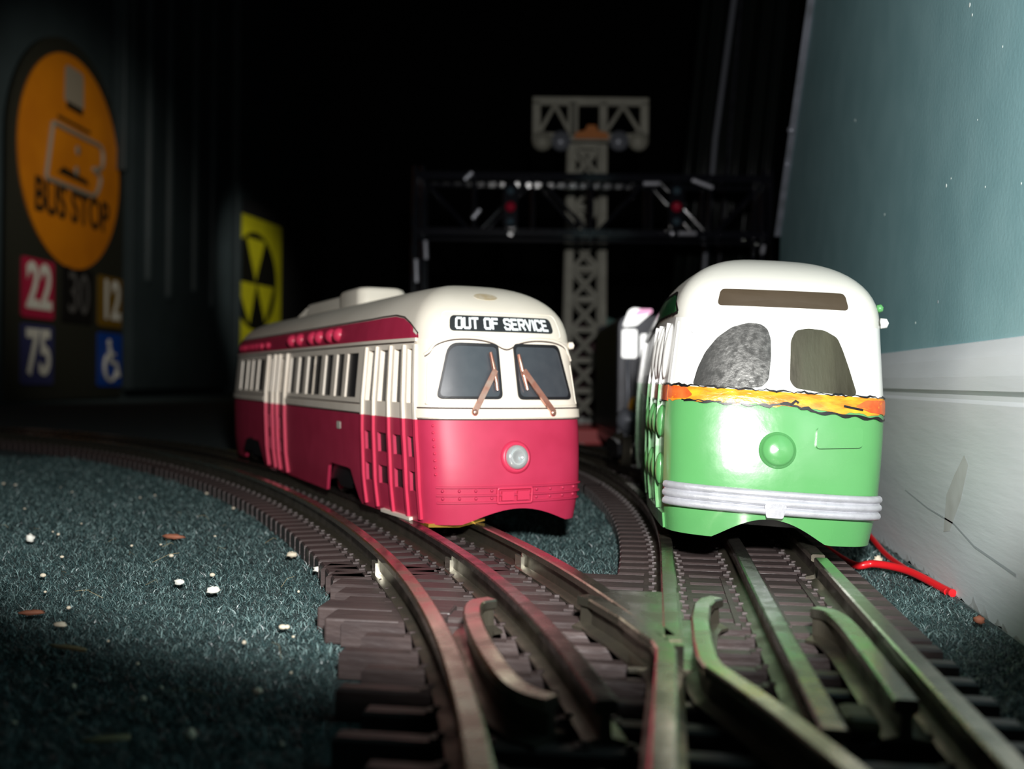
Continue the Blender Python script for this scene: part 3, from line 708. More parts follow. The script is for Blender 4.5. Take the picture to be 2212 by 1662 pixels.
# roof ventilator housing
m = MB()
def slab(m, x0, x1, y0, y1, z0, z1, r):
    ring = []
    for cx_, cy_, a0 in ((x1 - r, y0 + r, -90), (x1 - r, y1 - r, 0), (x0 + r, y1 - r, 90), (x0 + r, y0 + r, 180)):
        for k in range(6): a = R(a0 + 90 * k / 5); ring.append((cx_ + r * math.cos(a), cy_ + r * math.sin(a)))
    n = len(ring); cx_ = (x0 + x1) / 2; cy_ = (y0 + y1) / 2; prof = [(0, z0), (0, z1 - 1.6), (.5, z1 - .6), (1.6, z1)]; vs = []
    for ins, z in prof:
        for x, y in ring: vs.append((x - ins * (1 if x > cx_ else -1), y - ins * (1 if y > cy_ else -1), z))
    m.add(vs, [(i * n + k, i * n + (k + 1) % n, (i + 1) * n + (k + 1) % n, (i + 1) * n + k) for i in range(3) for k in range(n)] , 0, True)
    m.add(vs[-n:], [tuple(range(n))], 0, False)
slab(m, -9, 9, 112, 140, 60, 69.5, 4); m.build('roof_housing', 'cream_roof', rr)
m = MB(); m.prism([(-8, 60), (8, 60), (7, 67.8), (5, 68.6), (-5, 68.6), (-7, 67.8)], 140, 196); m.build('roof_housing', 'cream_roof', rr, .8)
m = MB(); m.bar((-6, 215, 62), (-4, 205, 66), 2.5); m.build('roof_hook', 'cream_roof', rr)
m = MB(); m.lathe([(0, 0), (1.1, .2), (1.0, 1.4), (0, 1.8)], Mn(H, 24, 45.2), 12); m.build('marker_lamp', 'cream', rr)
m = MB(); st = [(-3 + 4.6 * math.cos(t), 57.6 + 1.0 * math.sin(t)) for t in np.arange(0, 6.28, .3)]; H.poly(m, st, .06, 0, 3); m.build('roof_stain', 'roof_stain', rfo)
m = MB(); m.prism([(-21.5, -.6), (-13, -1.0), (-6, .4), (-6, 1.0), (-21.5, .2)], 5.5, 22); m.build('brass_plate', 'brass', rr)
truck(rr, 74, -4, R(0), 10.1); truck(rr, 212, -5, R(6), 10.1)

# ---- green streetcar
gr, H, lo, uo, rfo, o1, o2, DS, D2 = streetcar('green_streetcar', (25.9, 230, 11.9), .032, .0536, 1.088, 1.072, False)
tag(gr, 'green and white model streetcar with a hand painted orange band, leaning by the wall', 'toy streetcar')
SQ = [(-17.9, 31.3), (-17.2, 35), (-15.9, 38.5), (-13.6, 41.8), (-10.6, 44.2), (-7.2, 45.3), (-4.6, 45.2), (-3.0, 44.2), (-2.2, 42), (-2.0, 38), (-2.3, 33.4), (-3.6, 31.8), (-8, 31.2), (-14, 31.2)]
glass(H, gr, rpoly([(a, b, .8) for a, b in SQ]), 'silver_window', 0, .12)
SQ = [(2.0, 33.4), (2.0, 42), (3.0, 44.2), (5.6, 44.8), (9.2, 44.6), (12.0, 43.2), (13.2, 40.5), (14.4, 37), (15.9, 32), (15.6, 31.2), (9, 31.4), (3.2, 32)]
glass(H, gr, rpoly([(a, b, .8) for a, b in SQ][::-1]), 'brown_window', 0, .12)
m = MB(); H.poly(m, rpoly([(-14.2, 48.8, 1), (14.8, 49.2, 1), (14.8, 52.9, 1), (-14.2, 52.5, 1)]), .1, 0, 4); m.build('destination_sign', 'sign_brown', gr)
m = MB()
for sg in (-1, 1):
    H.line(m, catmull([(sg * 1.6, 45.9), (sg * 5, 47.0), (sg * 10, 47.3), (sg * 15, 46.8), (sg * 18, 45.2), (sg * 19.2, 42.6)], 6), 0, .45)
m.build('brow', 'green_white', gr)
m = MB(); pts = rpoly([(17.2, 47.8, .8), (19.8, 47.8, .8), (19.8, 52.6, .8), (17.2, 52.6, .8)]); H.line(m, pts + [pts[0]], .0, .14); m.build('roof_hatch', 'green_white', gr)
# orange band with ragged black lines
rnd = random.Random(5)
m = MB()
S_ = np.arange(-24.6, sy(270), 1.0); Z_ = [28.0, 29, 30, 31.0]
vs = []
for k, z in enumerate(Z_):
    for s in S_:
        w = (.25 * math.sin(s * .9) + .15 * math.sin(s * 2.3)) if k == 0 else 0.
        vs.append(H.P(float(s), z + w + (-.5 if (k == 0 and s > 8) else 0), .16 + .1 * (k in (1, 2))))
n = len(S_); m.add(vs, [(j * n + i, j * n + i + 1, (j + 1) * n + i + 1, (j + 1) * n + i) for j in range(3) for i in range(n - 1)], 0, True)
m.build('orange_band', 'orange_band', gr)
m = MB(); H.panel(m, -sy(270), -24.6, 27.6, 31.0, .3, 0, 2, 1.2); m.build('orange_band', 'orange_red', gr)
for pts in ([(-24.4, 28.2, .5), (-19.0, 28.4, .6), (-17.6, 29.2, .5), (-19.2, 30.8, .6), (-24.4, 30.9, .3)], [(15.5, 29.0, .5), (19, 27.9, .5), (25, 27.6, .5), (25.0, 30.6, .5), (18.0, 30.4, .6)]):
    m = MB(); H.poly(m, rpoly(pts), .30, 0, 3, inn=.1); m.build('painted_patch', 'orange_red', gr)
m = MB()
up_ = [(s, 31.15 + .18 * math.sin(s * 1.7) + .12 * math.sin(s * 4.1)) for s in np.arange(-sy(60), 26, .7)]
H.strip(m, up_, lambda i: .28 + .16 * math.sin(i * .7) + (.25 if -24 < up_[i][0] < -19 else 0), .36)
dn_ = [(s, 27.95 + .2 * math.sin(s * 1.3) - (.45 if s > 6 else 0) + (.5 if -2 < s < 4 else 0) - .05 * max(0, s - 4)) for s in np.arange(-19.5, 25, .7)]
H.strip(m, dn_, lambda i: (.3 if dn_[i][0] < -4 else .55) + .22 * math.sin(i * 1.1), .38)
H.strip(m, [(s, 28.15 + .1 * math.sin(s * 3)) for s in np.arange(-20, -11, .6)], .2, .39)
H.strip(m, [(13 + .6 * i, 28.9 - .08 * i) for i in range(8)], .45, .42)
H.strip(m, [(2.2, 28.4), (3.2, 29.3), (3.8, 28.9)], .5, .44)
H.strip(m, [(-sy(y), 27.5) for y in range(8, 60, 4)], .4, .36)
m.build('black_outline', 'black_line', gr)
m = MB(); m.lathe([(4.1, -.1), (4.0, .25), (3.6, .35), (3.5, 1.0), (3.1, 1.35), (1.5, 1.7), (0, 1.8)], Mn(H, 0, 19.0), 36); m.build('headlight', 'green_paint', gr)
m = MB(); H.poly(m, rpoly([(7.6, 19.8, .8), (17.0, 20.6, .8), (17.0, 24.6, .8), (7.6, 24.2, .8)]), .9, 0, 3); m.build('raised_plate', 'green_paint', gr, .3)
# silver bumper of three ridges
m = MB()
for k, z in enumerate((10.0, 8.3, 6.6)):
    pts = [(s, z) for s in np.arange(-23.2, 24.1, 1.1)]
    H.line(m, pts, .7 + .1 * k, .88, 0, 10)
for z0, z1 in ((6.4, 10.2),):
    vs = []
    for s in np.arange(-23.2, 24.1, 1.1):
        dz = 0; vs += [H.P(float(s), z0 + dz, 1.1), H.P(float(s), z1 + dz, 1.1)]
    m.add(vs, [(2 * i, 2 * i + 2, 2 * i + 3, 2 * i + 1) for i in range(len(vs) // 2 - 1)], 0, True)
bo = m.build('bumper', 'silver_paint', gr)
m = MB(); H.poly(m, rpoly([(-1.6, 5.0, .7), (1.6, 5.2, .7), (2.2, 8.3, .7), (-2.3, 8.1, .7)]), 2.2, 0, 3); m.build('coupler_cover', 'silver_paint', bo, .35)
# green letterboard nose with black outline
for sg in (-1, 1):
    q = [(sg * sy(7.0), 47.2), (sg * sy(9.5), 49.5), (sg * sy(13), 51.6), (sg * sy(18), 52.2)] + [(sg * sy(y), 52.2) for y in range(26, 272, 8)]
    m = MB()
    for (a0, b0), (a1, b1) in zip(q, q[1:]):
        K = 4; vs = [H.P(a0, 46.8 + (b0 - 46.8) * j / K, .14) for j in range(K + 1)] + [H.P(a1, 46.8 + (b1 - 46.8) * j / K, .14) for j in range(K + 1)]
        fs = [(j, j + 1, K + 2 + j, K + 1 + j) for j in range(K)]
        m.add(vs, fs if sg < 0 else [f[::-1] for f in fs], 0, True)
    o = m.build('letterboard', 'green_dark', gr)
    m = MB(); H.strip(m, q, .75, .22); H.strip(m, [(sg * sy(y), 46.9 + .15 * math.sin(y)) for y in np.arange(7, 100, 1.5)], .6, .22); m.build('black_outline', 'black_line', o)
m = MB(); H.line(m, [(-sy(6.6), z) for z in np.arange(31.5, 46, 1.5)], 0, .3); m.build('corner_seam', 'green_white', uo)
ribs(H, o1, (16.5, 33, 45.5), 3.5, 45.0, ['green_white', 'green_paint'], 31.0, .7, .75)
m = MB()
for y in (13, 21, 29.5, 39):
    for z0, z1 in ((19.5, 26.5), (9.0, 16.0)):
        M = Mn(H, -sy(y), (z0 + z1) / 2, -.1); m.ball((0, 0, 0), 1, 0, 12); vv = m.v[-12 * 9:]
        m.v[-12 * 9:] = [tuple(M @ Vector((p[0] * 1.5, p[1] * 3.9, p[2] * 1.3))) for p in vv]
m.build('door_bulge', 'green_paint', o1)
m = MB()
for y in (13, 21, 29.5, 39):
    M = Mn(H, -sy(y), 38.5, -.1); m.ball((0, 0, 0), 1, 0, 12); vv = m.v[-12 * 9:]
    m.v[-12 * 9:] = [tuple(M @ Vector((p[0] * 1.6, p[1] * 7.0, p[2] * 1.2))) for p in vv]
m.build('door_bulge', 'green_white', o1)
ribs(H, o2, (145, 156.5, 166.5, 180), 1.0, 45, ['green_white', 'green_paint'], 31.0, 1.0, 1.4)
m = MB(); H.panel(m, -sy(46), -sy(8), .2, 3.4, .5, 0, 3, 1.2); m.build('door_step', 'green_paint', o1)
m = MB(); m.lathe([(0, 0), (1.3, .2), (1.1, 1.6), (0, 2.1)], Mn(H, sy(9), 47.3), 12); m.build('marker_lamp', 'green_white', gr)
m = MB(); m.lathe([(0, 0), (1.0, .2), (.9, 1.2), (0, 1.6)], Mn(H, sy(10), 50.5), 12); m.build('marker_lamp', 'green_paint', gr)
m = MB(); slab(m, -9, 9, 118, 200, 62, 71, 4); m.build('roof_housing', 'green_roof', gr)
truck(gr, 74, -5, R(2), 11.9); truck(gr, 212, -18, R(8), 11.9)

# ------------------------------------------------------------------ red wires by the wall
def wire(pts, r, label):
    m = MB(); m.tube(catmull(pts, 8), r, 10); o = m.build('wire', 'red_wire'); tag(o, label, 'wire', 'red wires beside the baseboard')
wire([(47.5, 300, 1.2), (49.0, 275, 1.4), (50.6, 263.5, 1.8), (54.5, 262.3, 2.6), (60.6, 255.4, 2.4), (65.2, 241, 1.0), (66.0, 237.5, .9)], .95, 'thick bright red wire lying on the carpet beside the green streetcar track')
wire([(60.5, 360, 1.2), (61.8, 345, 3.6), (62.4, 330, 4.6), (62.2, 305, 3.0), (62.0, 285, 1.4), (62.6, 266, 1.0), (64.0, 251, .9), (65.3, 239, .8)], .8, 'thinner red wire running against the foot of the white baseboard')

# ------------------------------------------------------------------ crumbs on the carpet
def crumb(name, mt, x, y, z, rx, ry, rz, ang, label, cat, jag=.25):
    m = MB(); m.ball((0, 0, 0), 1, 0, 9); rd = random.Random(int(x * 7 + y))
    M = Matrix.Rotation(ang, 4, 'Z') @ Matrix.Diagonal((rx, ry, rz, 1))
    m.v = [tuple(M @ (Vector(p) * (1 + rd.uniform(-jag, jag)))) for p in m.v]
    o = m.build(name, mt); o.location = (x * U, y * U, z * U); tag(o, label, cat); return o
crumb('leaf_flake', 'chip', -132.6, 268.4, 2.2, 3.2, 1.2, .7, .1, 'brown flake on the carpet midway between the bus stop sign and the red streetcar', 'debris')
crumb('crumb', 'crumb_white', -168.1, 256.4, 2.4, 1.3, 1.2, 1.1, 0, 'round cream crumb lying farthest left on the carpet', 'debris')
crumb('crumb', 'crumb_white', -76.5, 229.2, 2.4, 2.1, .9, .8, .2, 'elongated white crumb beside the ties at the turnout end', 'debris')
crumb('crumb', 'crumb_white', -82.6, 252.0, 2.4, .9, .8, 1.1, .2, 'small white crumb against the ties of the curved track', 'debris')
crumb('crumb', 'crumb', -90.4, 247.1, 2.2, 1.4, 1.0, .8, .2, 'tan crumb near the curve of the track ties', 'debris')
crumb('leaf_flake', 'chip', -115.2, 176.7, 2.3, 2.3, .6, .5, .5, 'reddish pointed leaf flake lying near the lower left of the carpet', 'debris')
crumb('crumb', 'crumb', -105.1, 169.5, 2.2, 1.2, .6, .5, 0, 'pale yellow crumb just right of the reddish flake', 'debris')
crumb('crumb', 'crumb_white', -90.8, 201.7, 2.4, 1.4, 1.0, .8, .4, 'pale crumb in the brightest middle of the carpet', 'debris')
crumb('crumb', 'crumb_white', -102, 209.0, 2.3, 1.3, .7, .6, -.3, 'white sliver crumb left of the pale middle crumb', 'debris')
crumb('straw', 'straw', -94.5, 155.1, 2.3, 4.6, .5, .4, -.25, 'long straw coloured fibre flake on the darkening carpet', 'debris')
crumb('straw', 'straw', -66.0, 117.1, 2.3, 3.0, .6, .4, .4, 'greenish straw flake at the dark near edge of the carpet', 'debris')
crumb('crumb', 'crumb', -57, 120.3, 2.2, .8, .8, .7, 0, 'small tan crumb on the dark carpet beside the near tie ends', 'debris')
crumb('crumb', 'crumb', 57.2, 271.9, 2.0, 1.2, 1.0, 1.1, 0, 'cream crumb between the red wire and the green streetcar track', 'debris')
crumb('crumb', 'chip', 62, 205.4, 2.2, 1.0, .8, .8, 0, 'orange brown crumb on the carpet strip beside the baseboard', 'debris')
m = MB(); rd = random.Random(11)
for k in range(40):
    zc = rd.uniform(120, 420); xc = -zc * rd.uniform(.12, .5); p = cw(xc, zc)
    if p[0] > float(trk_x(p[1])) - 32: continue
    m.ball((p[0], p[1], 1.9), rd.uniform(.25, .6), 0, 6, (rd.uniform(.8, 1.6), 1, .8))
tag(m.build('carpet_lint', 'crumb'), 'tiny pale specks of lint scattered over the teal carpet', 'lint', kind='stuff')
m = MB()
for k in range(26):
    zc = rd.uniform(125, 330); xc = -zc * rd.uniform(.12, .5); p = Vector((*cw(xc, zc)[:2], 2.2)); a = rd.uniform(0, 6.28); L = rd.uniform(3, 8)
    if p.x > float(trk_x(p.y)) - 36: continue
    q = p + Vector((math.cos(a) * L, math.sin(a) * L, rd.uniform(.3, 2))); mid_ = (p + q) / 2 + Vector((rd.uniform(-1, 1), rd.uniform(-1, 1), .8))
    m.tube([p, mid_, q], .045, 4)
tag(m.build('loose_fibre', 'straw'), 'fine stray pale hairs lying over the teal carpet', 'lint', kind='stuff')

# ------------------------------------------------------------------ signal bridge
SBZ = 820.
def at(px, py, zc):                          # where a pixel column/row of the photograph lies at a given distance ahead
    hy = 822 + .0122 * (px - 1106); return (px - 1106) / 2200 * zc, 47 + (hy - py) / 2200 * zc
sb = empty('signal_bridge', cw(0, SBZ), (0, 0, YAW)); tag(sb, 'glossy black signal bridge spanning both tracks behind the streetcars', 'signal bridge')
xl, xr = -79, 206; zt, zb = 211, 166; D = 34
for y in (0, D):
    m = MB()
    for z in (zt, zb): m.box(xl, xr, y - 2, y + 2, z - 3, z + 3)
    for k, x in enumerate(np.arange(xl + 6, xr, 7)):
        if y == 0 and k % 3 != 2: m.ball((x, y - 2.2, zb + 1), .9, 0, 8)
        if y == 0 and k % 4 == 1: m.ball((x, y - 2.2, zt), .9, 0, 8)
    m.build('chord', 'gloss_black', sb)
    n = 6; w = (xr - xl) / n
    for i in range(n):
        a, b = xl + i * w, xl + (i + 1) * w
        m = MB(); z0, z1 = (zb, zt) if i % 2 else (zt, zb); m.tube([(a + 3, y, z0), (b - 3, y, z1)], 1.7, 8); m.build('brace', 'gloss_black', sb)
        m = MB(); m.tube([(b - 1, y, zb), (b - 1, y, zt)], 1.5, 8); m.build('brace', 'gloss_black', sb)
m = MB()
for k in range(30): m.box(xl + k * 9.6, xl + k * 9.6 + 6, 0, D, zt - 1, zt + .4)
m.build('walkway', 'gloss_black', sb)
for x in (xl + 2, xr - 2):
    m = MB()
    for dy in (2, D - 2):
        m.tube([(x - 7, dy, 3), (x - 4, dy, 120), (x - 3, dy, zt + 8)], 2, 10); m.tube([(x + 7, dy, 3), (x + 4, dy, 120), (x + 3, dy, zt + 8)], 2, 10)
        for j in range(7):
            z0 = 8 + j * 24; m.bar((x - 6, dy, z0), (x + 6, dy, z0 + 22), 1.6); m.bar((x + 6, dy, z0), (x - 6, dy, z0 + 22), 1.6)
    m.box(x - 12, x + 12, -6, D + 6, .5, 4); m.build('leg', 'gloss_black', sb)
for px in (1098, 1457):
    x, z = at(px, 447, SBZ - 14)
    m = MB(); m.prism(rpoly([(x - 6, z - 17, 5), (x + 6, z - 17, 5), (x + 6, z + 19, 5), (x - 6, z + 19, 5)]), -14, -10); m.box(x - 2, x + 2, -12, 2, zb - 2, zb + 4); hd = m.build('signal_head', 'gloss_black', sb, .6)
    for dz, mt, r_ in ((12.5, 'lens_dark', 3.2), (0, 'bridge_red', 4.2), (-11.5, 'lens_dark', 3.2)):
        mm = MB(); mm.lathe([(r_, 0), (r_ * .9, 1.2), (r_ * .5, 2.4), (0, 2.8)], Matrix.Translation((x, -14, z + dz)) @ Matrix.Rotation(math.pi / 2, 4, 'X'), 18); mm.build('signal_lens', mt, hd)
m = MB()
for (px0, y0, px1, y1) in ((1385, 396, 1420, 396), (1490, 388, 1535, 405), (1445, 504, 1500, 504), (998, 388, 1014, 372), (1016, 472, 1032, 452), (895, 560, 897, 610), (915, 520, 917, 560), (1644, 548, 1647, 530)):
    xa, za = at(px0, y0, SBZ - 6); xb, zb_ = at(px1, y1, SBZ - 6); m = MB(); m.tube([(xa, -4, za), (xb, -4, zb_)], 1.9, 12); m.build('glint_rod', 'glint_metal', sb)  # pale rods added where the black metal gleams, highlights built as shapes

# ------------------------------------------------------------------ floodlight tower
TZ = 985.
tw = empty('floodlight_tower', cw(0, TZ), (0, 0, YAW + R(0))); tag(tw, 'tall grey lattice floodlight tower with a wide lamp frame behind the signal bridge', 'toy tower')
tx0, _ = at(1262, 600, TZ); zbase, ztop = 6, at(1268, 312, TZ)[1]
m = MB()
def tx(z): return 17.5 - 2.5 * (z / ztop)
for dx in (-1, 1):
    for dy in (0, 26):
        m.bar((tx0 + dx * tx(0), dy, 4), (tx0 + dx * tx(ztop) + .5, dy, ztop), 7.5, 3.4, up=(0, 1, 0))
for dy in (0, 26):
    nb = 9
    for j in range(nb):
        z0 = 8 + j * (ztop - 10) / nb; z1 = z0 + (ztop - 10) / nb; a = tx(z0) - 3
        m.bar((tx0 - a, dy, z0), (tx0 + a, dy, z1), 3.2, 2, up=(0, 1, 0)); m.bar((tx0 + a, dy, z0), (tx0 - a, dy, z1), 3.2, 2, up=(0, 1, 0)); m.bar((tx0 - a, dy, z1), (tx0 + a, dy, z1), 5, 2, up=(0, 1, 0))
m.build('lattice', 'tower_grey', tw)
hx0, hz1 = at(1143, 220, TZ); hx1, hz0 = at(1393, 300, TZ)
m = MB()
for z in (hz0, hz1): m.box(hx0, hx1, -4, 3, z - 4, z + 4)
for x in (hx0 + 4, at(1215, 250, TZ)[0] + 8, tx0 - 15, tx0 + 15, hx1 - 4): m.box(x - 4, x + 4, -4, 3, hz0, hz1)
for a, b in ((hx0 + 6, tx0 - 16), (tx0 + 16, hx1 - 6)):
    c = (a + b) / 2
    m.bar((a, 0, hz0 + 3), (c, 0, hz1 - 3), 4, 2, up=(0, 1, 0)); m.bar((b, 0, hz0 + 3), (c, 0, hz1 - 3), 4, 2, up=(0, 1, 0))
m.build('lamp_frame', 'tower_grey', tw, .8)
for px in (1165, 1205, 1330, 1372):
    x, z = at(px, 306, TZ); mm = MB(); mm.lathe([(0, -2), (9, -1), (10, 3), (7, 9), (0, 12)], Matrix.Translation((x, -4, z)) @ Matrix.Rotation(-math.pi / 2, 4, 'X'), 18); mm.build('floodlight', 'tower_grey' if px in (1165, 1372) else 'pole_grey', tw)
x, z = at(1270, 292, TZ); m = MB(); m.prism([(x - 17, z - 5), (x + 17, z - 5), (x + 15, z + 1), (x + 6, z + 3), (x + 4, z + 8), (x - 4, z + 8), (x - 6, z + 3), (x - 15, z + 1)], -6, -4); m.build('name_plate', 'tower_orange', tw)
m = MB(); m.box(tx0 - 32, tx0 + 32, -20, 44, .5, 7); m.build('tower_foot', 'tower_base', tw, 1)
for dx in (-24, -4, 18): mm = MB(); mm.lathe([(5, 0), (5, 4), (3, 6), (0, 6.5)], Matrix.Translation((tx0 + dx, -18, 7)), 14); mm.build('terminal', 'small_white', tw)

# ------------------------------------------------------------------ dim things between the streetcars
lc = empty('toy_locomotive', cw(0, 590), (0, 0, YAW)); tag(lc, 'dark toy locomotive with white cab windows given an added glow, half hidden behind the green streetcar', 'toy locomotive')
def lx(px, py, zc=590): return at(px, py, zc)
x0, zt_ = lx(1332, 712); x1 = x0 + 46; xm = (x0 + x1) / 2
m = MB(); m.prism(rpoly([(x0, 14, 3), (x1, 14, 3), (x1, 86, 8), (x0, 86, 8)]), 0, 150); m.box(x0 + 2, x1 - 2, -3, 150, 7, 14); m.build('cab', 'loco_dark', lc, 1)
a, z1 = lx(1343, 668); b, z0 = lx(1398, 700)
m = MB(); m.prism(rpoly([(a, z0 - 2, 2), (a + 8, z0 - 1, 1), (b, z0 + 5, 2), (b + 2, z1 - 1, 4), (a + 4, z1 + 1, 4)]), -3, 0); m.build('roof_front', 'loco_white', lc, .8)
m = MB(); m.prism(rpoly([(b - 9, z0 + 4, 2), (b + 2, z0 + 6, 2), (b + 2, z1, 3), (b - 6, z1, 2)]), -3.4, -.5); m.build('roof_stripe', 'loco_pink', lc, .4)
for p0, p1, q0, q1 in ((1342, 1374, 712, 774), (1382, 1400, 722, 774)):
    a, z1 = lx(p0, q0); b, z0 = lx(p1, q1); m = MB(); m.prism(rpoly([(a, z0, 1.5), (b, z0, 1.5), (b, z1, 1.5), (a, z1, 1.5)]), -2.4, 0); m.build('glow_window', 'loco_white', lc, .4)  # panes made to glow by added emission
m = MB(); x, z = lx(1372, 876); m.lathe([(0, 0), (5, 0), (5, 5), (3.5, 7), (0, 7.5)], Matrix.Translation((x, 0, z)) @ Matrix.Rotation(math.pi / 2, 4, 'X'), 18); m.build('front_lamp', 'loco_yellow', lc)
m = MB(); x, z = lx(1360, 908); m.lathe([(0, 0), (8, 0), (7.5, 5), (5, 7), (0, 7.5)], Matrix.Translation((x, 0, z)) @ Matrix.Rotation(math.pi / 2, 4, 'X'), 18); m.build('front_lamp', 'pole_grey', lc)
m = MB()
for dx in np.linspace(x0 + 6, x1 - 6, 4): m.tube([(dx, -1, 20), (dx, -6, 40), (dx, -1, 60)], 1.2, 8)
m.build('handrail', 'pole_grey', lc)
for y in (20, 120):
    for dx in (-14, 14): m = MB(); m.lathe([(0, -2), (8, -2), (8, 2), (0, 2)], Matrix.Translation((xm + dx, y, 8.5)) @ Matrix.Rotation(math.pi / 2, 4, 'Y'), 18); m.build('wheel', 'wheel_metal', lc)
def bgthing(name, mt, zc, fn, label, cat):
    o = empty(name, cw(0, zc), (0, 0, YAW)); m = MB(); fn(m, zc); m.build('body', mt, o); tag(o, label, cat); return o
def f(m, zc): a, z1 = at(1236, 705, zc); m.box(a, a + 44, 0, 220, 8, z1); m.box(a - 2, a + 46, -2, 222, z1, z1 + 4)
o = bgthing('toy_boxcar', 'maroon', 1120, f, 'dull maroon toy boxcar standing behind the floodlight tower', 'toy boxcar')
m = MB(); a, z1 = at(1236, 705, 1120)
for y in (30, 190):
    for dx in (8, 36): m.lathe([(0, -3), (8, -3), (8, 3), (0, 3)], Matrix.Translation((a + dx, y, 8)) @ Matrix.Rotation(math.pi / 2, 4, 'Y'), 16)
m.build('wheels', 'wheel_metal', o)
def f(m, zc): a, z1 = at(1292, 715, zc); m.tube([(a + 4, 0, 0), (a + 4, 0, z1)], 4.5, 12); m.ball((a + 4, 0, z1), 5)
bgthing('signal_post', 'pole_grey', 880, f, 'grey toy post standing right of the floodlight tower', 'toy post')
def f(m, zc): a, z = at(1318, 700, zc); m.bar((a, 0, 0), (a, 0, z), 3); m.prism([(a - 14, z - 4), (a + 14, z - 6), (a + 14, z), (a - 6, z + 7), (a - 14, z + 3)], -2, 2)
bgthing('toy_flag', 'small_green', 1040, f, 'small dark green pennant on a thin post behind the streetcars', 'toy flag')
for px, py, r_, mt, lb_ in ((1272, 918, 12, 'small_white', 'pale round knob on the ground left of the grey post foot'), (1312, 928, 9, 'pole_grey', 'grey round knob on the ground right of the pale knob'), (1322, 966, 7, 'small_white', 'small cream knob on the carpet nearest the dark rear track'), (1258, 965, 6, 'small_white', 'tiny white knob beside the red block'), ):
    zc = 2200 * 47 / (py + r_ - 824) ; o = empty('round_knob', cw((px - 1106) / 2200 * zc, zc), (0, 0, YAW)); m = MB(); rr_ = r_ * zc / 2200
    m.lathe([(0, 0), (rr_ * .7, 0), (rr_ * .5, rr_ * .5), (rr_, rr_ * 1.2), (rr_ * .8, rr_ * 1.9), (0, rr_ * 2.2)], None, 18); m.build('cap', mt, o); tag(o, lb_, 'knob')
zc = 760; o = empty('red_block', cw((1268 - 1106) / 2200 * zc, zc), (0, 0, YAW)); m = MB(); m.box(-13, 17, -8, 8, 0, 12); m.build('block', 'small_red', o, 1); tag(o, 'small red block on the carpet beside the red streetcar, far behind', 'block')

# ------------------------------------------------------------------ black curtain, leaning rods
ct = MB(); zc = 1080; xs = np.linspace((1425 - 1106) / 2200 * zc, (1790 - 1106) / 2200 * zc, 120); V = []
for z in (1, 300, 700, 1300):
    for i, x in enumerate(xs): V.append((x + z * .09, 10 * math.sin(i * .55) + 5 * math.sin(i * .23 + z * .001) , z))
n = len(xs); ct.add(V, [(j * n + i, j * n + i + 1, (j + 1) * n + i + 1, (j + 1) * n + i) for j in range(3) for i in range(n - 1)], 0, True)
o = ct.build('curtain', 'curtain'); o.location = Vector(cw(0, zc)) * U; o.rotation_euler = (0, 0, YAW); tag(o, 'near black glossy folded curtain hanging beyond the end of the teal wall', 'curtain')
sm_ = o.modifiers.new('s', 'SOLIDIFY'); sm_.thickness = .001
def rod(pts, zc, r_, mt, label):
    m = MB(); m.tube([(*at(a, b, zc)[:1], 0, at(a, b, zc)[1]) for a, b in pts], r_, 10); o = m.build('leaning_rod', mt); o.location = Vector(cw(0, zc)) * U; o.rotation_euler = (0, 0, YAW); tag(o, label, 'rod')
rod([(1605, -240), (1575, 0), (1538, 300), (1522, 520), (1500, 905)], 1010, 2.9, 'pole_grey', 'slim grey rod leaning in front of the black curtain behind the signal bridge')
rod([(1612, -240), (1590, 0), (1565, 360), (1545, 640), (1530, 903)], 1022, 2.2, 'loco_dark', 'darker thin rod leaning just right of the grey rod')

# ------------------------------------------------------------------ signs on the left wall
def text(parent, s, x, z, size, mt, y, name='lettering', bold=.0, sx=1., align='CENTER', shear=0.):
    c = bpy.data.curves.new(name, 'FONT'); c.body = s; c.size = size * U; c.align_x = align; c.align_y = 'CENTER'; c.offset = bold * U; c.extrude = .4 * U; c.shear = shear
    t = bpy.data.objects.new(name, c); COL.objects.link(t)
    dg = bpy.context.evaluated_depsgraph_get(); me = bpy.data.meshes.new_from_object(t.evaluated_get(dg)); bpy.data.objects.remove(t)
    me.materials.clear(); me.materials.append(MATS[mt])
    o = bpy.data.objects.new(name, me); COL.objects.link(o); o.parent = parent; o.rotation_euler = (math.pi / 2, 0, 0); o.scale = (sx, 1, 1); o.location = (x * U, y * U, z * U)
    return o
BZ = (zc_of(15) + zc_of(240)) / 2
bs = empty('bus_stop_sign', lw(BZ, 0, 6), (0, 0, math.pi / 2 + WANG)); tag(bs, 'dark board with an orange BUS STOP disc and route number cards against the left wall', 'sign')
CZ, CR = 426, 189
ring = [(215 * math.cos(a), CZ + 215 * math.sin(a)) for a in np.linspace(0, math.pi, 40)]
m = MB(); m.prism([(215, 4)] + ring + [(-215, 4)], -4, 0); m.build('board', 'bus_board', bs)
m = MB(); m.lathe([(0, 0), (CR, 0), (CR, 3), (0, 3)], Matrix.Translation((0, -4, CZ)) @ Matrix.Rotation(math.pi / 2, 4, 'X'), 64, smooth=False); dk = m.build('orange_disc', 'bus_orange', bs)
text(dk, 'BUS STOP', 2, CZ - 80, 80, 'bus_black', -7.6, bold=1.6, sx=.80)
m = MB(); m.prism(rpoly([(-38, CZ + 102, 8), (34, CZ + 102, 8), (32, CZ + 168, 12), (-36, CZ + 168, 12)]), -8, -7); m.build('bus_pictogram', 'bus_grey', dk)
m = MB(); m.prism(rpoly([(-30, CZ + 92, 3), (30, CZ + 92, 3), (30, CZ + 104, 3), (-30, CZ + 104, 3)]), -8.4, -7); m.box(-62, 62, -7.6, -7, CZ + 66, CZ + 72); m.build('bus_wheels', 'bus_black', dk)
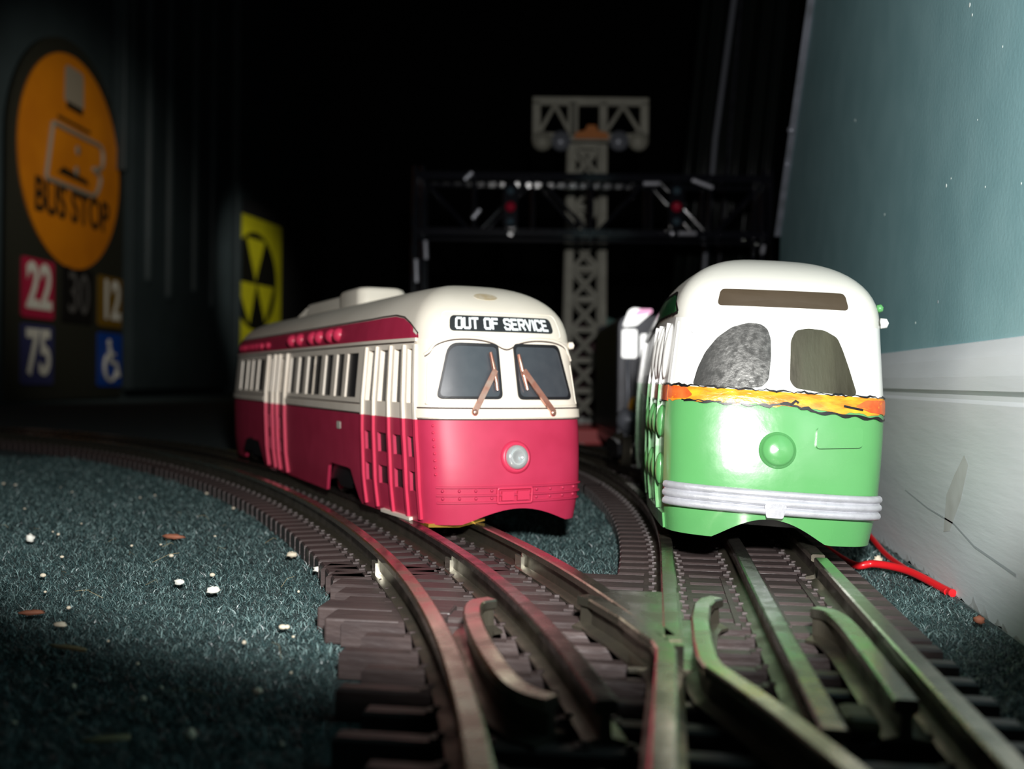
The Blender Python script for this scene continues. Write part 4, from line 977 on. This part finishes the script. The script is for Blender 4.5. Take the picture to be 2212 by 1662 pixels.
Bo = rpoly([(-102, CZ - 46, 6), (86, CZ - 46, 30), (108, CZ - 4, 22), (72, CZ + 5, 3), (114, CZ + 12, 20), (112, CZ + 54, 28), (-80, CZ + 54, 6)])
m = MB(); m.tube([(a, -7.6, b) for a, b in Bo + [Bo[0]]], 5, 6)
for x, z in ((14, CZ + 26), (10, CZ - 12)): m.lathe([(0, 0), (9, 0), (9, 1), (0, 1)], Matrix.Translation((x, -7, z)) @ Matrix.Rotation(math.pi / 2, 4, 'X'), 16)
m.build('letter_outline', 'bus_grey', dk)
m = MB(); m.prism([(-60, CZ - 28), (60, CZ - 30), (50, CZ - 20), (-40, CZ - 14)], -7.5, -7); m.build('small_print', 'bus_black', dk)
for a0, a1, z0, z1, mt, s, tm in ((-172, -66, 141, 240, 'card_red', '22', 'card_white'), (-36, 80, 141, 240, 'card_black', '30', 'card_grey'), (106, 208, 141, 238, 'card_brown', '12', 'card_white'), (-172, -66, 30, 131, 'card_navy', '75', 'card_white'), (106, 210, 26, 129, 'card_blue', '', '')):
    m = MB(); m.prism(rpoly([(a0, z0, 6), (a1, z0, 6), (a1, z1, 6), (a0, z1, 6)]), -7, -4); cdm = m.build('route_card', mt, bs)
    if s: text(cdm, s, (a0 + a1) / 2, (z0 + z1) / 2, 104, tm, -8, bold=3.0 if mt != 'card_black' else .5, sx=.82)
    else:
        xc_, zc_ = (a0 + a1) / 2, (z0 + z1) / 2; m = MB()
        m.ball((xc_ - 8, -8, zc_ + 32), 8, 0, 12, (1, .3, 1)); m.tube([(xc_ - 8, -8, zc_ + 24), (xc_ - 4, -8, zc_ - 4), (xc_ + 20, -8, zc_ - 6), (xc_ + 32, -8, zc_ - 32)], 5, 8); m.tube([(xc_ - 7, -8, zc_ + 12), (xc_ + 16, -8, zc_ + 10)], 3.5, 8)
        m.tube([(xc_ - 2 + 27 * math.cos(t), -8, zc_ - 14 + 27 * math.sin(t)) for t in np.linspace(2.2, 5.9, 20)], 4, 8); m.build('wheelchair_symbol', 'card_white', cdm)
# yellow shelter sign, turned toward the room, on a dark cabinet
p0 = Vector(cw(-763, 2716)); p1 = Vector(cw(-695, 3050)); fa = math.atan2((p1 - p0).y, (p1 - p0).x); FW = (p1 - p0).length
cb = empty('black_panel', tuple(p0), (0, 0, fa)); m = MB(); m.box(70, 700, 3, 10, 0, 540); m.build('board', 'wall_black', cb); tag(cb, 'black upright panel in the dark behind the yellow shelter sign', 'panel')
fs_ = empty('shelter_sign', tuple(p0), (0, 0, fa)); tag(fs_, 'yellow fallout shelter sign with black triangles behind the red streetcar', 'sign')
m = MB(); m.prism(rpoly([(14, 44, 30), (FW, 44, 8), (FW, 497, 6), (0, 497, 6), (0, 120, 4)]), 0, 2.5); pl = m.build('sign_plate', 'fall_yellow', fs_)
cx_, cz_ = 168, 318
m = MB(); rg = np.linspace(0, 2 * math.pi, 60, endpoint=False)
m.prism([(cx_ + 138 * math.cos(a), cz_ + 138 * math.sin(a)) for a in rg], -.6, 0, 0); m.prism([(60, 52), (300, 52), (300, 78), (60, 78)], -.6, 0, 0); m.build('black_circle', 'fall_black', pl)
m = MB()
for tri in ([(-58, 118), (58, 118), (0, 0)], [(-118, -8), (4, -8), (-36, -122)], [(10, -8), (118, -8), (62, -112)]): m.prism([(cx_ + a, cz_ + b) for a, b in tri], -1.3, -.6)
m.build('yellow_triangle', 'fall_yellow', pl)
